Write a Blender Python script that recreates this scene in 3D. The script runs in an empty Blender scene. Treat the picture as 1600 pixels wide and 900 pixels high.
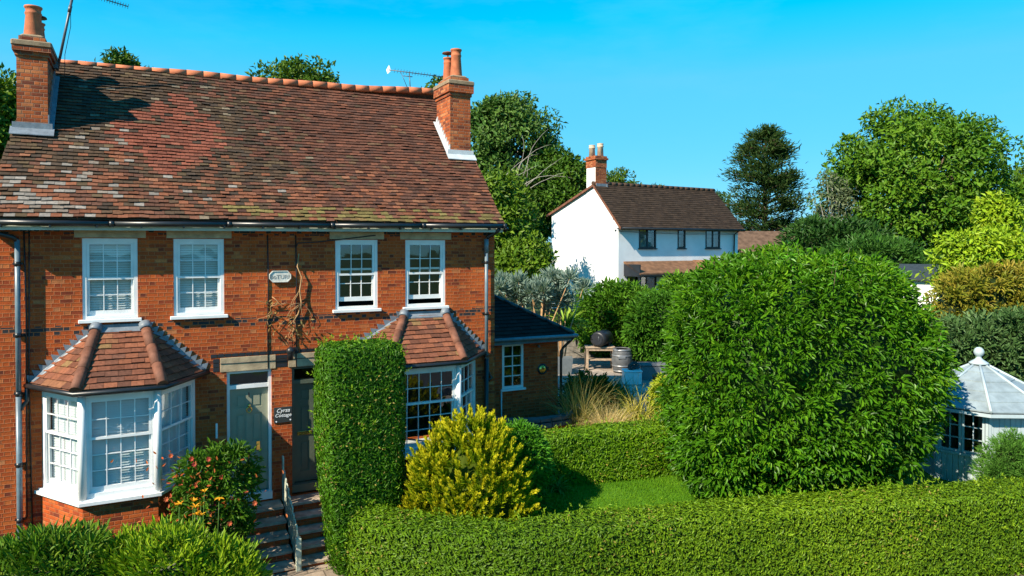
import bpy, math, random
import numpy as np
from mathutils import Vector, Matrix
random.seed(5)
rng = np.random.default_rng(11)
sc = bpy.context.scene
COL = sc.collection
R = math.radians

# ------------------------------------------------------------------ camera
CH, CD, YAW, FP = 5.6, 14.0, R(27.5), 1120.0
cd = bpy.data.cameras.new("camera"); cam = bpy.data.objects.new("camera", cd); COL.objects.link(cam)
cam.location = (0, -CD, CH)
PITCH = R(0.8)
cam.rotation_euler = (math.pi/2 - PITCH, 0, -YAW)
cd.sensor_width = 36; cd.lens = 36*FP/1600
cd.shift_y = -(62 - FP*math.tan(PITCH))/1600
cd.clip_start = 0.1; cd.clip_end = 3000
sc.camera = cam
SY, CY = math.sin(YAW), math.cos(YAW)

def W(px, depth, z=0.0):
    """plan position seen in column px at a distance along the view axis"""
    lat = (px-800)/FP*depth
    return Vector((depth*SY + lat*CY, -CD + depth*CY - lat*SY, z))
def Z(py, depth): return CH - (py-388)/FP*depth
def on_y(px, y=0.0):
    a = YAW + math.atan((px-800)/FP)
    return (CD+y)*math.tan(a)

# ------------------------------------------------------------------ scene helpers
WL = {}
def props(o, label=None, cat=None, group=None, kind=None):
    if label: o["label"] = label
    if cat: o["category"] = cat
    if group: o["group"] = group
    if kind: o["kind"] = kind
    return o
def thing(name, label, cat, loc=(0,0,0), group=None):
    o = bpy.data.objects.new(name, None); COL.objects.link(o)
    o.empty_display_size = .2
    o.location = loc; WL[o.name] = Vector(loc)
    return props(o, label, cat, group)
def link_mesh(name, me, parent=None, loc=None):
    o = bpy.data.objects.new(name, me); COL.objects.link(o)
    if parent is not None: o.parent = parent
    if loc is not None and parent is None: o.location = loc
    WL[o.name] = WL[parent.name] if parent is not None else Vector(loc or (0,0,0))
    return o
def make_mesh(name, V, loops, starts, totals, mats, parent=None, loc=None, uv=True, cols=None, smooth=False, midx=None):
    V = np.asarray(V, dtype=np.float64).reshape(-1,3)
    loops = np.asarray(loops, dtype=np.int32); starts = np.asarray(starts, dtype=np.int32); totals = np.asarray(totals, dtype=np.int32)
    org = np.array(WL[parent.name] if parent is not None else (loc or (0,0,0)), dtype=np.float64)
    me = bpy.data.meshes.new(name)
    me.vertices.add(len(V)); me.vertices.foreach_set("co", (V-org).astype(np.float32).ravel())
    me.loops.add(len(loops)); me.loops.foreach_set("vertex_index", loops)
    me.polygons.add(len(starts)); me.polygons.foreach_set("loop_start", starts); me.polygons.foreach_set("loop_total", totals)
    if midx is not None: me.polygons.foreach_set("material_index", np.asarray(midx, dtype=np.int32))
    sm = np.zeros(len(starts), dtype=bool)
    sm[:] = smooth
    me.polygons.foreach_set("use_smooth", sm)
    for m in (mats if isinstance(mats,(list,tuple)) else [mats]): me.materials.append(m)
    if uv:
        fid = np.repeat(np.arange(len(starts)), totals)
        nxt = np.arange(len(loops))+1; nxt[starts+totals-1] = starts
        a = V[loops]; b = V[loops[nxt]]
        cr = np.cross(a,b); n = np.zeros((len(starts),3)); np.add.at(n, fid, cr)
        n /= (np.linalg.norm(n,axis=1,keepdims=True)+1e-12)
        t = np.stack([-n[:,1], n[:,0], np.zeros(len(n))],1)
        tl = np.linalg.norm(t,axis=1); flat = tl<1e-3
        t[flat] = (1,0,0); t /= np.linalg.norm(t,axis=1,keepdims=True)
        s = np.cross(n,t)
        uvs = np.stack([(a*t[fid]).sum(1), (a*s[fid]).sum(1)],1)
        l = me.uv_layers.new(name="UVMap"); l.data.foreach_set("uv", uvs.astype(np.float32).ravel())
    if cols is not None:
        at = me.attributes.new("col","FLOAT_VECTOR","FACE"); at.data.foreach_set("vector", np.asarray(cols,dtype=np.float32).ravel())
    me.update(calc_edges=True)
    return link_mesh(name, me, parent, loc)

class MB:
    def __init__(s, O=(0,0,0), U=(1,0,0), N=None):
        s.V=[]; s.F=[]; s.M=[]; s.S=[]; s.m=0; s.sm=False
        s.frame(O,U,N)
    def frame(s, O=(0,0,0), U=(1,0,0), N=None):
        s.O=Vector(O); s.U=Vector(U).normalized(); s.N=Vector(N).normalized() if N is not None else Vector((0,1,0)); s.Zv=Vector((0,0,1))
        s.flip = s.U.cross(s.N).dot(s.Zv) < 0
        return s
    def p(s, u,n,z): return s.O+s.U*u+s.N*n+s.Zv*z
    def add(s, vs, fs):
        b=len(s.V); s.V += [tuple(s.p(*v)) for v in vs]
        for f in fs:
            f=[b+i for i in f]
            if s.flip: f.reverse()
            s.F.append(f); s.M.append(s.m); s.S.append(s.sm)
    def box(s,u0,u1,n0,n1,z0,z1):
        vs=[(u0,n0,z0),(u1,n0,z0),(u1,n1,z0),(u0,n1,z0),(u0,n0,z1),(u1,n0,z1),(u1,n1,z1),(u0,n1,z1)]
        s.add(vs,[(0,3,2,1),(4,5,6,7),(0,1,5,4),(1,2,6,5),(2,3,7,6),(3,0,4,7)])
    def bbox(s,u0,u1,n0,n1,z0,z1,b=.01):
        """box with chamfered vertical and top edges"""
        r0=[(u0+b,n0),(u1-b,n0),(u1,n0+b),(u1,n1-b),(u1-b,n1),(u0+b,n1),(u0,n1-b),(u0,n0+b)]
        c=((u0+u1)/2,(n0+n1)/2)
        r1=[(c[0]+(x-c[0])*(1-2*b/(u1-u0)), c[1]+(y-c[1])*(1-2*b/(n1-n0))) for x,y in r0]
        s.loft([[(x,y,z0) for x,y in r0],[(x,y,z1-b) for x,y in r0],[(x,y,z1) for x,y in r1]])
    def quad(s,a,b,c,d): s.add([a,b,c,d],[(0,1,2,3)])
    def poly(s,pts): s.add(pts,[tuple(range(len(pts)))])
    def prism(s, pts, h):
        """closed polygon of (u,n,z) points extruded by vector h"""
        n=len(pts); top=[(a+h[0],b+h[1],c+h[2]) for a,b,c in pts]
        s.add(list(pts)+top,[tuple(reversed(range(n))),tuple(range(n,2*n))]+[(i,(i+1)%n,n+(i+1)%n,n+i) for i in range(n)])
    def loft(s, rings, cap=True, close=True):
        n=len(rings[0]); vs=[v for r in rings for v in r]; fs=[]
        for k in range(len(rings)-1):
            for i in range(n if close else n-1):
                j=(i+1)%n
                fs.append((k*n+i,k*n+j,(k+1)*n+j,(k+1)*n+i))
        if cap:
            fs.append(tuple(reversed(range(n)))); fs.append(tuple((len(rings)-1)*n+i for i in range(n)))
        s.add(vs,fs)
        if cap: s.S[-2:]=[False,False]
    def tube(s, pts, r, n=8, cap=True):
        pts=[Vector(p) for p in pts]; rr=r if isinstance(r,(list,tuple)) else [r]*len(pts)
        old=s.sm; s.sm=True; rings=[]; ref=None
        for i,p in enumerate(pts):
            d=(pts[min(i+1,len(pts)-1)]-pts[max(i-1,0)]).normalized()
            if ref is None:
                ref=Vector((0,0,1)) if abs(d.z)<.9 else Vector((1,0,0))
            a=d.cross(ref).normalized(); b=a.cross(d).normalized(); ref=b
            rings.append([tuple(p+(a*math.cos(t)+b*math.sin(t))*rr[i]) for t in [2*math.pi*k/n for k in range(n)]])
        s.loft(rings,cap); s.sm=old
    def lathe(s, c, prof, n=16, smooth=True):
        old=s.sm; s.sm=smooth
        s.loft([[(c[0]+r*math.cos(2*math.pi*k/n), c[1]+r*math.sin(2*math.pi*k/n), c[2]+z) for k in range(n)] for r,z in prof])
        s.sm=old
    def build(s, name, mats, parent=None, loc=None, label=None):
        tot=[len(f) for f in s.F]; st=np.concatenate([[0],np.cumsum(tot)[:-1]])
        lp=[i for f in s.F for i in f]
        o=make_mesh(name,s.V,lp,st,tot,mats,parent,loc,True,None,np.array(s.S),s.M)
        if label: o["label"]=label
        return o

# ------------------------------------------------------------------ materials
def mat(name):
    m=bpy.data.materials.new(name); m.use_nodes=True; nt=m.node_tree; nt.nodes.clear()
    out=nt.nodes.new("ShaderNodeOutputMaterial"); return m,nt,out
def nd(nt, typ, props_=None, **inp):
    n=nt.nodes.new(typ)
    for k,v in (props_ or {}).items(): setattr(n,k,v)
    for k,v in inp.items():
        key=int(k[1:]) if k[0]=="i" and k[1:].isdigit() else k.replace("_"," ")
        s=n.inputs[key]
        if isinstance(v,bpy.types.NodeSocket): nt.links.new(v,s)
        else:
            if s.type=="RGBA" and len(v)==3: v=(*v,1)
            s.default_value=v
    return n
def math_(nt,op,a,b=0.0,c=None):
    kw=dict(i0=a,i1=b)
    if c is not None: kw["i2"]=c
    return nd(nt,"ShaderNodeMath",{"operation":op},**kw).outputs[0]
def mixc(nt,f,a,b,bt="MIX"):
    n=nt.nodes.new("ShaderNodeMix"); n.data_type="RGBA"; n.blend_type=bt
    for i,v in ((0,f),(6,a),(7,b)):
        if isinstance(v,bpy.types.NodeSocket): nt.links.new(v,n.inputs[i])
        else: n.inputs[i].default_value = v if i==0 else (*v,1)
    return n.outputs[2]
def ramp(nt,f,stops,interp="LINEAR"):
    n=nt.nodes.new("ShaderNodeValToRGB"); cr=n.color_ramp; cr.interpolation=interp
    while len(cr.elements)<len(stops): cr.elements.new(.5)
    for e,(p,c) in zip(cr.elements,stops): e.position=p; e.color=(*c,1)
    nt.links.new(f,n.inputs[0]); return n.outputs[0]
def uvnode(nt): return nd(nt,"ShaderNodeUVMap",{"uv_map":"UVMap"}).outputs[0]
def objco(nt): return nd(nt,"ShaderNodeTexCoord").outputs["Object"]
def noise(nt,vec,scale,detail=3,rough=.55): return nd(nt,"ShaderNodeTexNoise",Vector=vec,Scale=scale,Detail=detail,Roughness=rough).outputs["Fac"]
def bump(nt,h,strength=.3,dist=.01): return nd(nt,"ShaderNodeBump",Strength=strength,Distance=dist,Height=h).outputs[0]
def principled(nt,out,color,rough=.6,spec=.4,metal=0.0,normal=None):
    kw=dict(Base_Color=color,Roughness=rough,Metallic=metal); kw["Specular_IOR_Level"]=spec
    n=nt.nodes.new("ShaderNodeBsdfPrincipled")
    for k,v in kw.items():
        s=n.inputs[k.replace("_"," ")]
        if isinstance(v,bpy.types.NodeSocket): nt.links.new(v,s)
        else: s.default_value=(*v,1) if s.type=="RGBA" else v
    if normal is not None: nt.links.new(normal,n.inputs["Normal"])
    nt.links.new(n.outputs[0],out.inputs[0]); return n
def plain(name,c,rough=.6,spec=.4,metal=0.0,var=.25,scale=6,bmp=.15,fine=60):
    m,nt,out=mat(name); v=objco(nt)
    n1=noise(nt,v,scale,4); lo=tuple(x*(1-var) for x in c); hi=tuple(min(1,x*(1+var)) for x in c)
    col=ramp(nt,n1,[(.3,lo),(.7,hi)])
    b=bump(nt,noise(nt,v,fine,3),bmp,.01) if bmp else None
    principled(nt,out,col,rough,spec,metal,b); return m

def brick_mat(name, stops, mortar, bands=(), course=.066, period=.28, wob=.006, soot=0.0):
    m,nt,out=mat(name); uv=uvnode(nt)
    wv=nd(nt,"ShaderNodeTexNoise",Vector=uv,Scale=9.0,Detail=2.0).outputs["Color"]
    off=nd(nt,"ShaderNodeVectorMath",{"operation":"MULTIPLY_ADD"},i0=wv,i1=(wob*2,wob*2,0),i2=(-wob,-wob,0)).outputs[0]
    uvw=nd(nt,"ShaderNodeVectorMath",{"operation":"ADD"},i0=uv,i1=off).outputs[0]
    sp=nd(nt,"ShaderNodeSeparateXYZ",i0=uvw)
    vv=math_(nt,"DIVIDE",sp.outputs[1],course); row=math_(nt,"FLOOR",vv); fv=math_(nt,"SUBTRACT",vv,row)
    par=math_(nt,"FLOORED_MODULO",row,2.0)
    rn=nd(nt,"ShaderNodeTexWhiteNoise",{"noise_dimensions":"1D"},W=row).outputs[0]
    uu=math_(nt,"DIVIDE",sp.outputs[0],period); uu=math_(nt,"MULTIPLY_ADD",par,.5,uu); uu=math_(nt,"MULTIPLY_ADD",rn,.09,uu)
    c=math_(nt,"FLOOR",uu); f=math_(nt,"SUBTRACT",uu,c)
    isH=math_(nt,"GREATER_THAN",f,.667)
    d=math_(nt,"MINIMUM",f,math_(nt,"SUBTRACT",1.0,f)); d=math_(nt,"MINIMUM",d,math_(nt,"ABSOLUTE",math_(nt,"SUBTRACT",f,.667)))
    d=math_(nt,"MULTIPLY",d,period)
    dv=math_(nt,"MULTIPLY",math_(nt,"MINIMUM",fv,math_(nt,"SUBTRACT",1.0,fv)),course)
    dd=math_(nt,"MINIMUM",d,dv)
    mask=nd(nt,"ShaderNodeMapRange",Value=dd,i1=.003,i2=.0085).outputs[0]
    idv=nd(nt,"ShaderNodeCombineXYZ",X=math_(nt,"MULTIPLY_ADD",c,2.0,isH),Y=row).outputs[0]
    wn=nd(nt,"ShaderNodeTexWhiteNoise",{"noise_dimensions":"2D"},Vector=idv)
    col=ramp(nt,wn.outputs[0],stops)
    big=noise(nt,uv,1.3,4); col=mixc(nt,.5,col,ramp(nt,big,[(.3,(.55,.5,.5)),(.7,(1.25,1.2,1.15))]),"MULTIPLY")
    grain=noise(nt,uv,45,4); col=mixc(nt,.45,col,ramp(nt,grain,[(.3,(.6,.6,.6)),(.7,(1.3,1.3,1.3))]),"MULTIPLY")
    stv=nd(nt,'ShaderNodeVectorMath',{'operation':'MULTIPLY'},i0=uv,i1=(3.2,.45,1)).outputs[0]
    col=mixc(nt,.4,col,ramp(nt,noise(nt,stv,1.6,5,.65),[(.32,(.5,.47,.45)),(.6,(1.12,1.1,1.08))]),'MULTIPLY')
    for (z0,z1) in bands:
        zz=sp.outputs[1]
        bm=math_(nt,"MULTIPLY",math_(nt,"GREATER_THAN",zz,z0),math_(nt,"LESS_THAN",zz,z1))
        sel=math_(nt,"MULTIPLY",bm,math_(nt,"MAXIMUM",isH,math_(nt,"GREATER_THAN",wn.outputs[0],.72)))
        col=mixc(nt,sel,col,(.035,.033,.036))
    mor=mixc(nt,grain,tuple(x*.7 for x in mortar),tuple(x*1.25 for x in mortar))
    col=mixc(nt,mask,mor,col)
    h=math_(nt,"ADD",mask,math_(nt,"MULTIPLY",grain,.5))
    h=math_(nt,"ADD",h,math_(nt,"MULTIPLY",wn.outputs[0],.5))
    principled(nt,out,col,.85,.2,0,bump(nt,h,.7,.008)); return m

BR=[(0,(.14,.035,.02)),(.10,(.30,.055,.018)),(.35,(.42,.078,.018)),(.6,(.50,.10,.019)),(.85,(.45,.09,.021)),(.94,(.54,.135,.03)),(1,(.46,.18,.07))]
M={}
M["brick"]=brick_mat("red_brick",BR,(.36,.125,.05),bands=[(4.16,4.32),(5.84,6.0)])
M["brick_chim"]=brick_mat("chimney_brick",[(0,(.16,.045,.025)),(.3,(.38,.085,.025)),(.7,(.46,.12,.035)),(1,(.5,.2,.08))],(.25,.13,.08))
M["brick_dark"]=brick_mat("dark_red_brick",[(0,(.38,.055,.016)),(.5,(.60,.09,.02)),(1,(.64,.13,.035))],(.38,.13,.06),course=.075,period=.34)
M["white"]=plain("white_paint",(.74,.75,.74),.45,.4,var=.1,scale=3,bmp=.12,fine=35)
M["cottage_white"]=plain("white_render",(.76,.77,.77),.85,.2,var=.09,scale=.9,bmp=.3,fine=25)
M["cream"]=plain("pale_fascia",(.5,.54,.46),.6,.3,var=.15)
M["stone"]=plain("lintel_stone",(.42,.32,.2),.85,.2,var=.3,scale=5,bmp=.4,fine=40)
M["plaque"]=plain("plaque_stone",(.62,.6,.54),.8,.2,var=.15,scale=12,bmp=.3)
M["engrave"]=plain("engraved_grey",(.28,.27,.25),.8,.2,bmp=0)
M["stepstone"]=plain("step_stone",(.36,.29,.22),.9,.2,var=.4,scale=5,bmp=.5,fine=30)
M["lead"]=plain("lead_sheet",(.16,.19,.22),.5,.5,var=.25,scale=8,bmp=.25,fine=25)
M["leadwhite"]=plain("pale_flashing",(.5,.54,.56),.5,.4,var=.12,bmp=.2)
M["black"]=plain("black_plastic",(.014,.016,.018),.35,.5,var=.2,bmp=.05)
M["pipe"]=plain("grey_blue_pipe",(.12,.17,.2),.35,.5,var=.2,bmp=.05)
M["terracotta"]=plain("terracotta",(.46,.14,.06),.75,.3,var=.25,scale=7,bmp=.25)
M["ridge"]=plain("ridge_clay",(.5,.16,.075),.8,.25,var=.3,scale=4,bmp=.3)
M["hip"]=plain("brown_clay",(.17,.07,.042),.75,.3,var=.35,scale=7,bmp=.3)
M["potpale"]=plain("buff_clay",(.55,.42,.3),.8,.2)
M["cement"]=plain("cement",(.26,.19,.12),.9,.2,bmp=.5,fine=30)
M["door_green"]=plain("sage_door_paint",(.25,.26,.185),.45,.5,var=.08,bmp=.05)
M["door_dark"]=plain("dark_green_door_paint",(.085,.105,.075),.45,.5,var=.1,bmp=.05)
M["brass"]=plain("brass",(.75,.5,.13),.25,.6,.9,var=.2,bmp=.05)
M["iron"]=plain("black_iron",(.02,.021,.023),.4,.5,.2,bmp=.1)
M["alu"]=plain("aerial_metal",(.1,.11,.12),.45,.5,.5,bmp=0)
M["whiteplastic"]=plain("white_plastic",(.8,.8,.8),.4,.4,var=.05,bmp=0)
M["fence"]=plain("sage_fence_paint",(.5,.53,.42),.7,.3,var=.25,scale=9,bmp=.35,fine=40)
M["slate_sign"]=plain("slate_sign",(.03,.038,.04),.45,.5,var=.2,bmp=.1)
M["lettering"]=plain("white_lettering",(.85,.87,.88),.5,.3,var=.02,bmp=0)
M["bark"]=plain("bark",(.11,.08,.055),.9,.2,var=.4,scale=9,bmp=.6,fine=25)
M["twig"]=plain("pale_twig",(.42,.25,.12),.85,.2,var=.3,scale=9,bmp=.3)
M["twiggrey"]=plain("grey_twig",(.3,.28,.24),.85,.2,var=.3,scale=9,bmp=.2)
M["blind"]=plain("blind_slat",(.72,.77,.77),.55,.35,var=.04,bmp=0)
M["interior"]=plain("dim_room_shade",(.035,.037,.04),.9,.1,bmp=0)  # plaster made nearly black, the dimness of the rooms put into its colour
M["summer"]=plain("pale_blue_paint",(.38,.46,.49),.55,.35,var=.1,scale=5,bmp=.15,fine=30)
M["summerroof"]=plain("pale_blue_roof_board",(.22,.275,.30),.6,.35,var=.2,scale=5,bmp=.25,fine=30)
M["frameblack"]=plain("dark_window_paint",(.018,.02,.026),.4,.5,bmp=0)
M["wood"]=plain("weathered_wood",(.36,.27,.19),.75,.25,var=.35,scale=8,bmp=.4,fine=30)
M["woodgrey"]=plain("grey_sleeper_wood",(.22,.2,.17),.85,.2,var=.35,scale=6,bmp=.5,fine=25)
M["barrel"]=plain("grey_barrel_oak",(.09,.095,.1),.6,.35,var=.3,scale=8,bmp=.3)
M["hoop"]=plain("barrel_hoop",(.3,.31,.32),.4,.5,.6,bmp=.1)
M["grey"]=plain("grey_plastic",(.13,.15,.16),.5,.4,var=.1)
M["coping"]=plain("grey_coping",(.12,.125,.13),.75,.3,var=.3,scale=6,bmp=.4)

def leaf_mat(name, rough=.5, trans=.15, spec=.2):
    m,nt,out=mat(name)
    a=nd(nt,"ShaderNodeAttribute",{"attribute_name":"col"}).outputs["Color"]
    p=principled(nt,out,a,rough,spec)
    t=nd(nt,"ShaderNodeBsdfTranslucent",Color=mixc(nt,1.0,a,(1.25,1.25,.55),"MULTIPLY"))
    mx=nd(nt,"ShaderNodeMixShader",Fac=trans,i1=p.outputs[0],i2=t.outputs[0])
    nt.links.new(mx.outputs[0],out.inputs[0]); return m
M["leaf"]=leaf_mat("leaf"); M["leaf_gloss"]=leaf_mat("glossy_leaf",.42,.2,.25); M["leaf_dull"]=leaf_mat("needle_leaf",.7,.25,.08)
M["petal"]=leaf_mat("petal",.6,.3,.2); M["straw"]=leaf_mat("straw",.6,.35,.3)
def tile_mat(name, rough=.8):
    m,nt,out=mat(name)
    a=nd(nt,"ShaderNodeAttribute",{"attribute_name":"col"}).outputs["Color"]
    v=objco(nt); n1=noise(nt,v,22,4)
    col=mixc(nt,.75,a,ramp(nt,n1,[(.25,(.55,.55,.55)),(.75,(1.4,1.35,1.3))]),"MULTIPLY")
    principled(nt,out,col,rough,.12,0,bump(nt,noise(nt,v,60,3),.35,.006)); return m
M["tile"]=tile_mat("clay_tile"); M["slate"]=tile_mat("roof_slate",.8)
def glass_mat():
    m,nt,out=mat("window_glass")
    v=objco(nt); b=bump(nt,noise(nt,v,2.2,1),.06,.05)
    g=nd(nt,"ShaderNodeBsdfGlossy",Roughness=.02,Color=(.9,.95,1),Normal=b)
    t=nd(nt,"ShaderNodeBsdfTransparent",Color=(.92,.95,.95))
    lw=nd(nt,"ShaderNodeLayerWeight",Blend=.5).outputs["Facing"]
    f=math_(nt,"MULTIPLY_ADD",math_(nt,"POWER",lw,3.0),.8,.13)
    mx=nd(nt,"ShaderNodeMixShader",Fac=f,i1=t.outputs[0],i2=g.outputs[0])
    nt.links.new(mx.outputs[0],out.inputs[0]); return m
M["glass"]=glass_mat()
def surf2(name,c1,c2,scale,rough=.9,bmp=.4,fine=40,dist=.02):
    m,nt,out=mat(name); v=objco(nt)
    n1=noise(nt,v,scale,6,.65); n2=noise(nt,v,fine,4)
    col=ramp(nt,n1,[(.32,c1),(.68,c2)]); col=mixc(nt,.5,col,ramp(nt,n2,[(.3,(.6,.6,.6)),(.7,(1.35,1.35,1.3))]),"MULTIPLY")
    principled(nt,out,col,rough,.2,0,bump(nt,n2,bmp,dist)); return m
M["ground"]=surf2("meadow_ground",(.03,.055,.012),(.06,.085,.02),.35,fine=12)
M["lawn"]=surf2("lawn_turf",(.045,.14,.005),(.085,.2,.01),2.2,fine=70)
M["soil"]=surf2("soil",(.05,.035,.022),(.09,.065,.04),3)
M["road"]=surf2("asphalt",(.045,.045,.047),(.065,.064,.062),1.5,fine=90,bmp=.3,dist=.006)
def paving(name,c,mortar,bw,bh):
    m,nt,out=mat(name); v=objco(nt)
    b=nt.nodes.new("ShaderNodeTexBrick"); nt.links.new(v,b.inputs["Vector"])
    b.inputs["Color1"].default_value=(*[x*.75 for x in c],1); b.inputs["Color2"].default_value=(*[x*1.2 for x in c],1); b.inputs["Mortar"].default_value=(*mortar,1)
    b.inputs["Scale"].default_value=1; b.inputs["Brick Width"].default_value=bw; b.inputs["Row Height"].default_value=bh; b.inputs["Mortar Size"].default_value=.012
    n2=noise(nt,v,14,5)
    col=mixc(nt,.6,b.outputs[0],ramp(nt,n2,[(.3,(.55,.55,.52)),(.7,(1.3,1.3,1.3))]),"MULTIPLY")
    h=math_(nt,"ADD",math_(nt,"MULTIPLY",b.outputs["Fac"],-1.0),n2)
    principled(nt,out,col,.85,.25,0,bump(nt,h,.4,.01)); return m
M["paving"]=paving("patio_paving",(.38,.32,.27),(.2,.18,.15),.6,.4)
M["pathpave"]=paving("path_paving",(.32,.25,.19),(.14,.11,.08),.5,.35)
M["greypave"]=paving("kerb_shade_paving",(.2,.23,.26),(.1,.11,.12),.9,.45)  # kerb grey, also the patio paving with shade put into the colour
# ------------------------------------------------------------------ foliage tools
def unit(a): return a/(np.linalg.norm(a,axis=-1,keepdims=True)+1e-12)
def lown(P,scale,seed=0):
    r=np.random.default_rng(seed+77); s=np.zeros(len(P))
    for k in range(6):
        d=r.normal(size=3); d/=np.linalg.norm(d); f=scale*(.6+.5*k)
        s+=np.sin(P@d*f+r.uniform(0,6.28))/(1+.35*k)
    return np.clip(.5+s/5.0,0,1)
def pal(t,palette):
    pa=np.array(palette,dtype=float); x=np.linspace(0,1,len(pa)); t=np.clip(t,0,1)
    return np.stack([np.interp(t,x,pa[:,k]) for k in range(3)],1)
def colours(P,palette,scale=1.5,mix=.45,seed=0,bright=.18):
    t=(1-mix)*rng.random(len(P))+mix*lown(P,scale,seed)
    c=pal(t,palette); return c*(1+bright*(rng.random((len(P),1))*2-1))
def leaf_geo(P,A,N,L,Wd,fold=.2,droop=.0,six=False):
    n=len(P); A=unit(A); B=unit(np.cross(N,A)); N2=np.cross(A,B)
    L=np.broadcast_to(np.asarray(L,float),(n,))[:,None]; Wd=np.broadcast_to(np.asarray(Wd,float),(n,))[:,None]
    if not six:
        v=[P, P+A*L*.45+B*Wd*.5+N2*fold*Wd, P+A*L-N2*droop*L, P+A*L*.45-B*Wd*.5+N2*fold*Wd]
        V=np.stack(v,1).reshape(-1,3); b=(np.arange(n)*4)[:,None]
        F=np.concatenate([b+np.array([[0,2,1]]),b+np.array([[0,3,2]])],1).reshape(-1,3); return V,F,2
    v=[P, P+A*L*.3+B*Wd*.45+N2*fold*Wd, P+A*L*.68+B*Wd*.4+N2*(fold*Wd-droop*L*.35), P+A*L-N2*droop*L,
       P+A*L*.68-B*Wd*.4+N2*(fold*Wd-droop*L*.35), P+A*L*.3-B*Wd*.45+N2*fold*Wd]
    V=np.stack(v,1).reshape(-1,3); b=(np.arange(n)*6)[:,None]
    F=np.concatenate([b+np.array([[0,3,2]]),b+np.array([[0,2,1]]),b+np.array([[0,5,4]]),b+np.array([[0,4,3]])],1).reshape(-1,3); return V,F,4
def blade_geo(P,D,L,Wd,droop,seg=4):
    """arching strap leaves: D start direction, bending down with droop"""
    n=len(P); D=unit(D); L=np.broadcast_to(np.asarray(L,float),(n,)); Wd=np.broadcast_to(np.asarray(Wd,float),(n,)); droop=np.broadcast_to(np.asarray(droop,float),(n,))
    side=unit(np.cross(D,np.array([0,0,1.0])+rng.normal(size=(n,3))*.25)); pts=[]; p=P.copy(); d=D.copy()
    for k in range(seg+1):
        w=(Wd*(1-(k/seg)**1.5*.95)*(0.6 if k==0 else 1))[:,None]
        pts += [p+side*w*.5,p-side*w*.5]
        p=p+d*(L/seg)[:,None]; d=unit(d+np.array([0,0,-1.0])*droop[:,None]/seg*1.6)
    V=np.stack(pts,1).reshape(-1,3); m=2*(seg+1); b=(np.arange(n)*m)[:,None]; fs=[]
    for k in range(seg):
        a=2*k; fs += [b+np.array([[a,a+1,a+3]]),b+np.array([[a,a+3,a+2]])]
    F=np.concatenate(fs,1).reshape(-1,3); return V,F,2*seg
class Fol:
    def __init__(s): s.V=[];s.F=[];s.C=[];s.n=0
    def add(s,VFk,C):
        V,F,k=VFk; s.V.append(V); s.F.append(F+s.n); s.C.append(np.repeat(C,k,axis=0)); s.n+=len(V)
    def shell(s,V,F,c):
        s.V.append(V); s.F.append(F+s.n); s.C.append(np.tile(np.array(c,float),(len(F),1))); s.n+=len(V)
    def build(s,name,m,parent=None,loc=None,label=None):
        V=np.concatenate(s.V);F=np.concatenate(s.F);C=np.concatenate(s.C)
        o=make_mesh(name,V,F.ravel(),np.arange(len(F))*3,np.full(len(F),3),m,parent,loc,False,C)
        if label:o["label"]=label
        return o
def loft_shell(rings):
    rings=np.asarray(rings,float); K,n,_=rings.shape
    V=np.concatenate([rings.reshape(-1,3),rings[0].mean(0)[None],rings[-1].mean(0)[None]])
    F=[]
    i=np.arange(n); j=(i+1)%n
    for k in range(K-1):
        a=k*n+i;b=k*n+j;c=(k+1)*n+j;d=(k+1)*n+i
        F+=[np.stack([a,b,c],1),np.stack([a,c,d],1)]
    F.append(np.stack([j,i,np.full(n,K*n)],1)); F.append(np.stack([(K-1)*n+i,(K-1)*n+j,np.full(n,K*n+1)],1))
    return V,np.concatenate(F)
def vnorm(V,F):
    n=np.cross(V[F[:,1]]-V[F[:,0]],V[F[:,2]]-V[F[:,0]]); N=np.zeros_like(V)
    for k in range(3): np.add.at(N,F[:,k],n)
    N=unit(N); c=V.mean(0)
    if ((V-c)*N).sum()<0: N=-N
    return N
def sample(V,F,n,VN=None):
    a=V[F[:,0]];b=V[F[:,1]];c=V[F[:,2]]; ar=np.linalg.norm(np.cross(b-a,c-a),axis=1)
    f=rng.choice(len(F),n,p=ar/ar.sum()); r1=np.sqrt(rng.random(n))[:,None]; r2=rng.random(n)[:,None]
    w=(1-r1,r1*(1-r2),r1*r2); P=a[f]*w[0]+b[f]*w[1]+c[f]*w[2]
    N=unit(VN[F[f,0]]*w[0]+VN[F[f,1]]*w[1]+VN[F[f,2]]*w[2]); return P,N
def ellipsoid(c,r,n=20,k=14,amp=.0,sc_=2.0,seed=0,power=1.0):
    th=np.linspace(.03,math.pi-.03,k); ph=np.linspace(0,2*math.pi,n,endpoint=False); rings=[]
    for t in th:
        s=math.sin(t); co=math.cos(t)
        sp=lambda x: np.sign(x)*np.abs(x)**power
        rings.append(np.stack([r[0]*sp(np.cos(ph))*abs(s)**power,r[1]*sp(np.sin(ph))*abs(s)**power,np.full(n,r[2]*sp(co))],1))
    Rg=np.array(rings)[::-1]; V,F=loft_shell(Rg); 
    q=unit(V); V=V*(1+amp*(lown(q,sc_,seed)*2-1))[:,None]
    return V+np.array(c,float),F
def rrect(cx,cy,hx,hy,z,r=.5,n=32,ang=0):
    """rounded rectangle ring in plan (superellipse)"""
    t=np.linspace(0,2*math.pi,n,endpoint=False); e=2/(2+6*(1-r)); x=hx*np.sign(np.cos(t))*np.abs(np.cos(t))**e; y=hy*np.sign(np.sin(t))*np.abs(np.sin(t))**e
    c,s=math.cos(ang),math.sin(ang)
    return np.stack([cx+x*c-y*s,cy+x*s+y*c,np.full(n,z)],1)
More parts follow.
